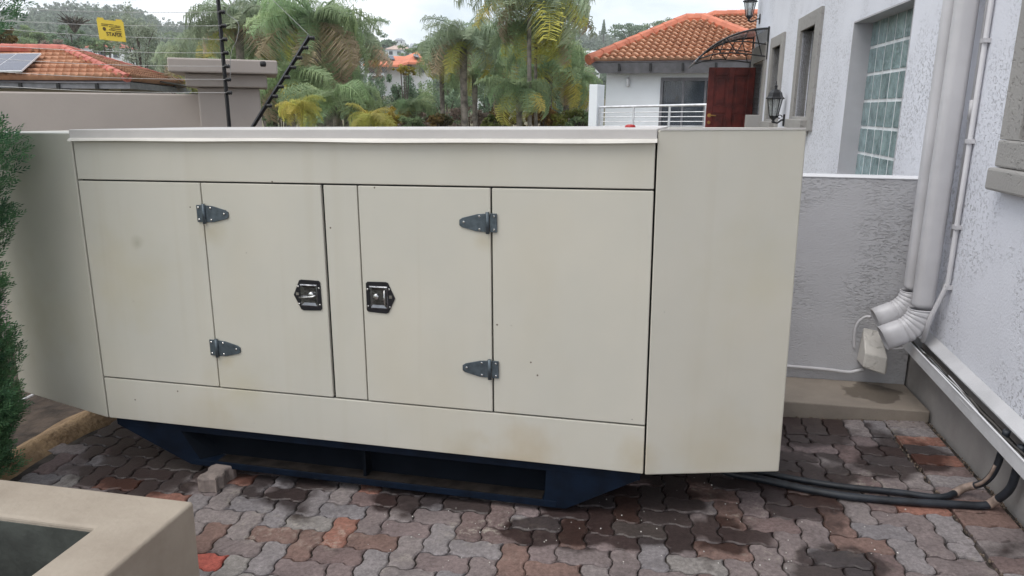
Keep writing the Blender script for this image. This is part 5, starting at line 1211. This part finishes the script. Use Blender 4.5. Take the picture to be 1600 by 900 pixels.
for (px, pt, w_, Y, kd, lb) in [(450, 78, 90, 48, 'dark', 'dark tree mass behind the leaning fence post'), (520, 84, 90, 50, 'mid', 'green tree behind the middle of the left palm group'), (584, 108, 60, 46, 'dark', 'dark tree at the left foot of the villa'), (655, 122, 60, 48, 'mid', 'green tree at the right foot of the villa'), (715, 96, 80, 52, 'mid', 'green tree behind the pale trunk palm'), (775, 84, 80, 55, 'dark', 'dark tree behind the gap left of the tallest palm'), (835, 78, 90, 50, 'dark', 'dark tree directly behind the tallest palm'), (895, 100, 60, 48, 'mid', 'green tree left of the outbuilding roof corner')]:
    tree(px, pt, 215, w_, Y, kd, 'leafy_tree', lb, G, 4200, droop=.5, cl=60, fill=.35)
Gs = 'shrubs just over the generator roof'
for (px, pt, pb, w_, Y, kd, lb) in [(600, 172, 215, 60, 20, 'gold', 'golden shrub over the generator roof left of the reddish brush'), (652, 165, 212, 70, 24, 'brown', 'reddish brown brush behind the small dark bush'), (642, 180, 212, 40, 19, 'mid', 'small dark green bush over the generator roof'), (735, 166, 212, 90, 25, 'brown', 'brown dry brush at the feet of the pale trunk palm'), (768, 178, 212, 44, 20, 'yellow', 'bright yellow-green bush below the dark tree'), (790, 170, 212, 60, 23, 'autumn', 'rusty shrub between the yellow bush and short palm'), (885, 165, 215, 70, 21, 'yellow', 'olive yellow shrub just left of the white pier'), (905, 178, 215, 40, 19, 'mid', 'green shrub touching the white pier'), (845, 160, 215, 50, 21, 'autumn', 'orange-tinged shrub right of the short palm'), (440, 150, 215, 70, 22, 'mid', 'green bush between pillar and yellow palm'), (505, 140, 215, 70, 24, 'mid', 'tall green bush behind the small yellow palm'), (575, 140, 210, 60, 25, 'mid', 'green bush under the villa with yellow flecks'), (690, 175, 214, 50, 21, 'autumn', 'rust coloured shrub at the forked palm trunk')]:
    tree(px, pt, pb, w_, Y, kd, 'shrub', lb, Gs, 1900, cl=26, trunk=True, cat='shrub', droop=.2)
# leafless tree on the left skyline
def bare_tree(px, pt, pb, w_, Y, label):
    B0 = at(px, pb, Y); T0 = at(px, pt, Y); H_ = T0.z-B0.z; t = thing('bare_tree', label, 'tree', TR(B0)); q = random.Random(4); m_ = MB(); W_ = w_*Y/FPX/2
    for i in range(46):
        a = q.uniform(-1, 1); r_ = q.uniform(.7, 1); m_.tube([(0, 0, 0), (a*W_*.35, q.uniform(-1, 1)*W_*.3, H_*.45), (a*W_*r_, q.uniform(-1, 1)*W_, H_*r_*(1-.35*a*a))], [.12, .06, .03], 4)
    m_.build('branches', M['bark'], t); return t
bare_tree(117, 20, 50, 44, 70, 'bare twiggy tree rising on the skyline left of the sign')

# ------------------------------------------------------------------ haze
hz = MB().box(-800, 800, -60, 780, -8, 112).build('haze', None); stuff(hz)
hm = bpy.data.materials.new('haze'); hm.use_nodes = True; T = hm.node_tree; T.nodes.remove(T.nodes['Principled BSDF']); pv = T.nodes.new('ShaderNodeVolumePrincipled'); pv.inputs['Density'].default_value = .0005; pv.inputs['Color'].default_value = (.95, .98, 1, 1); T.links.new(pv.outputs[0], T.nodes['Material Output'].inputs['Volume'])
hz.data.materials.append(hm)
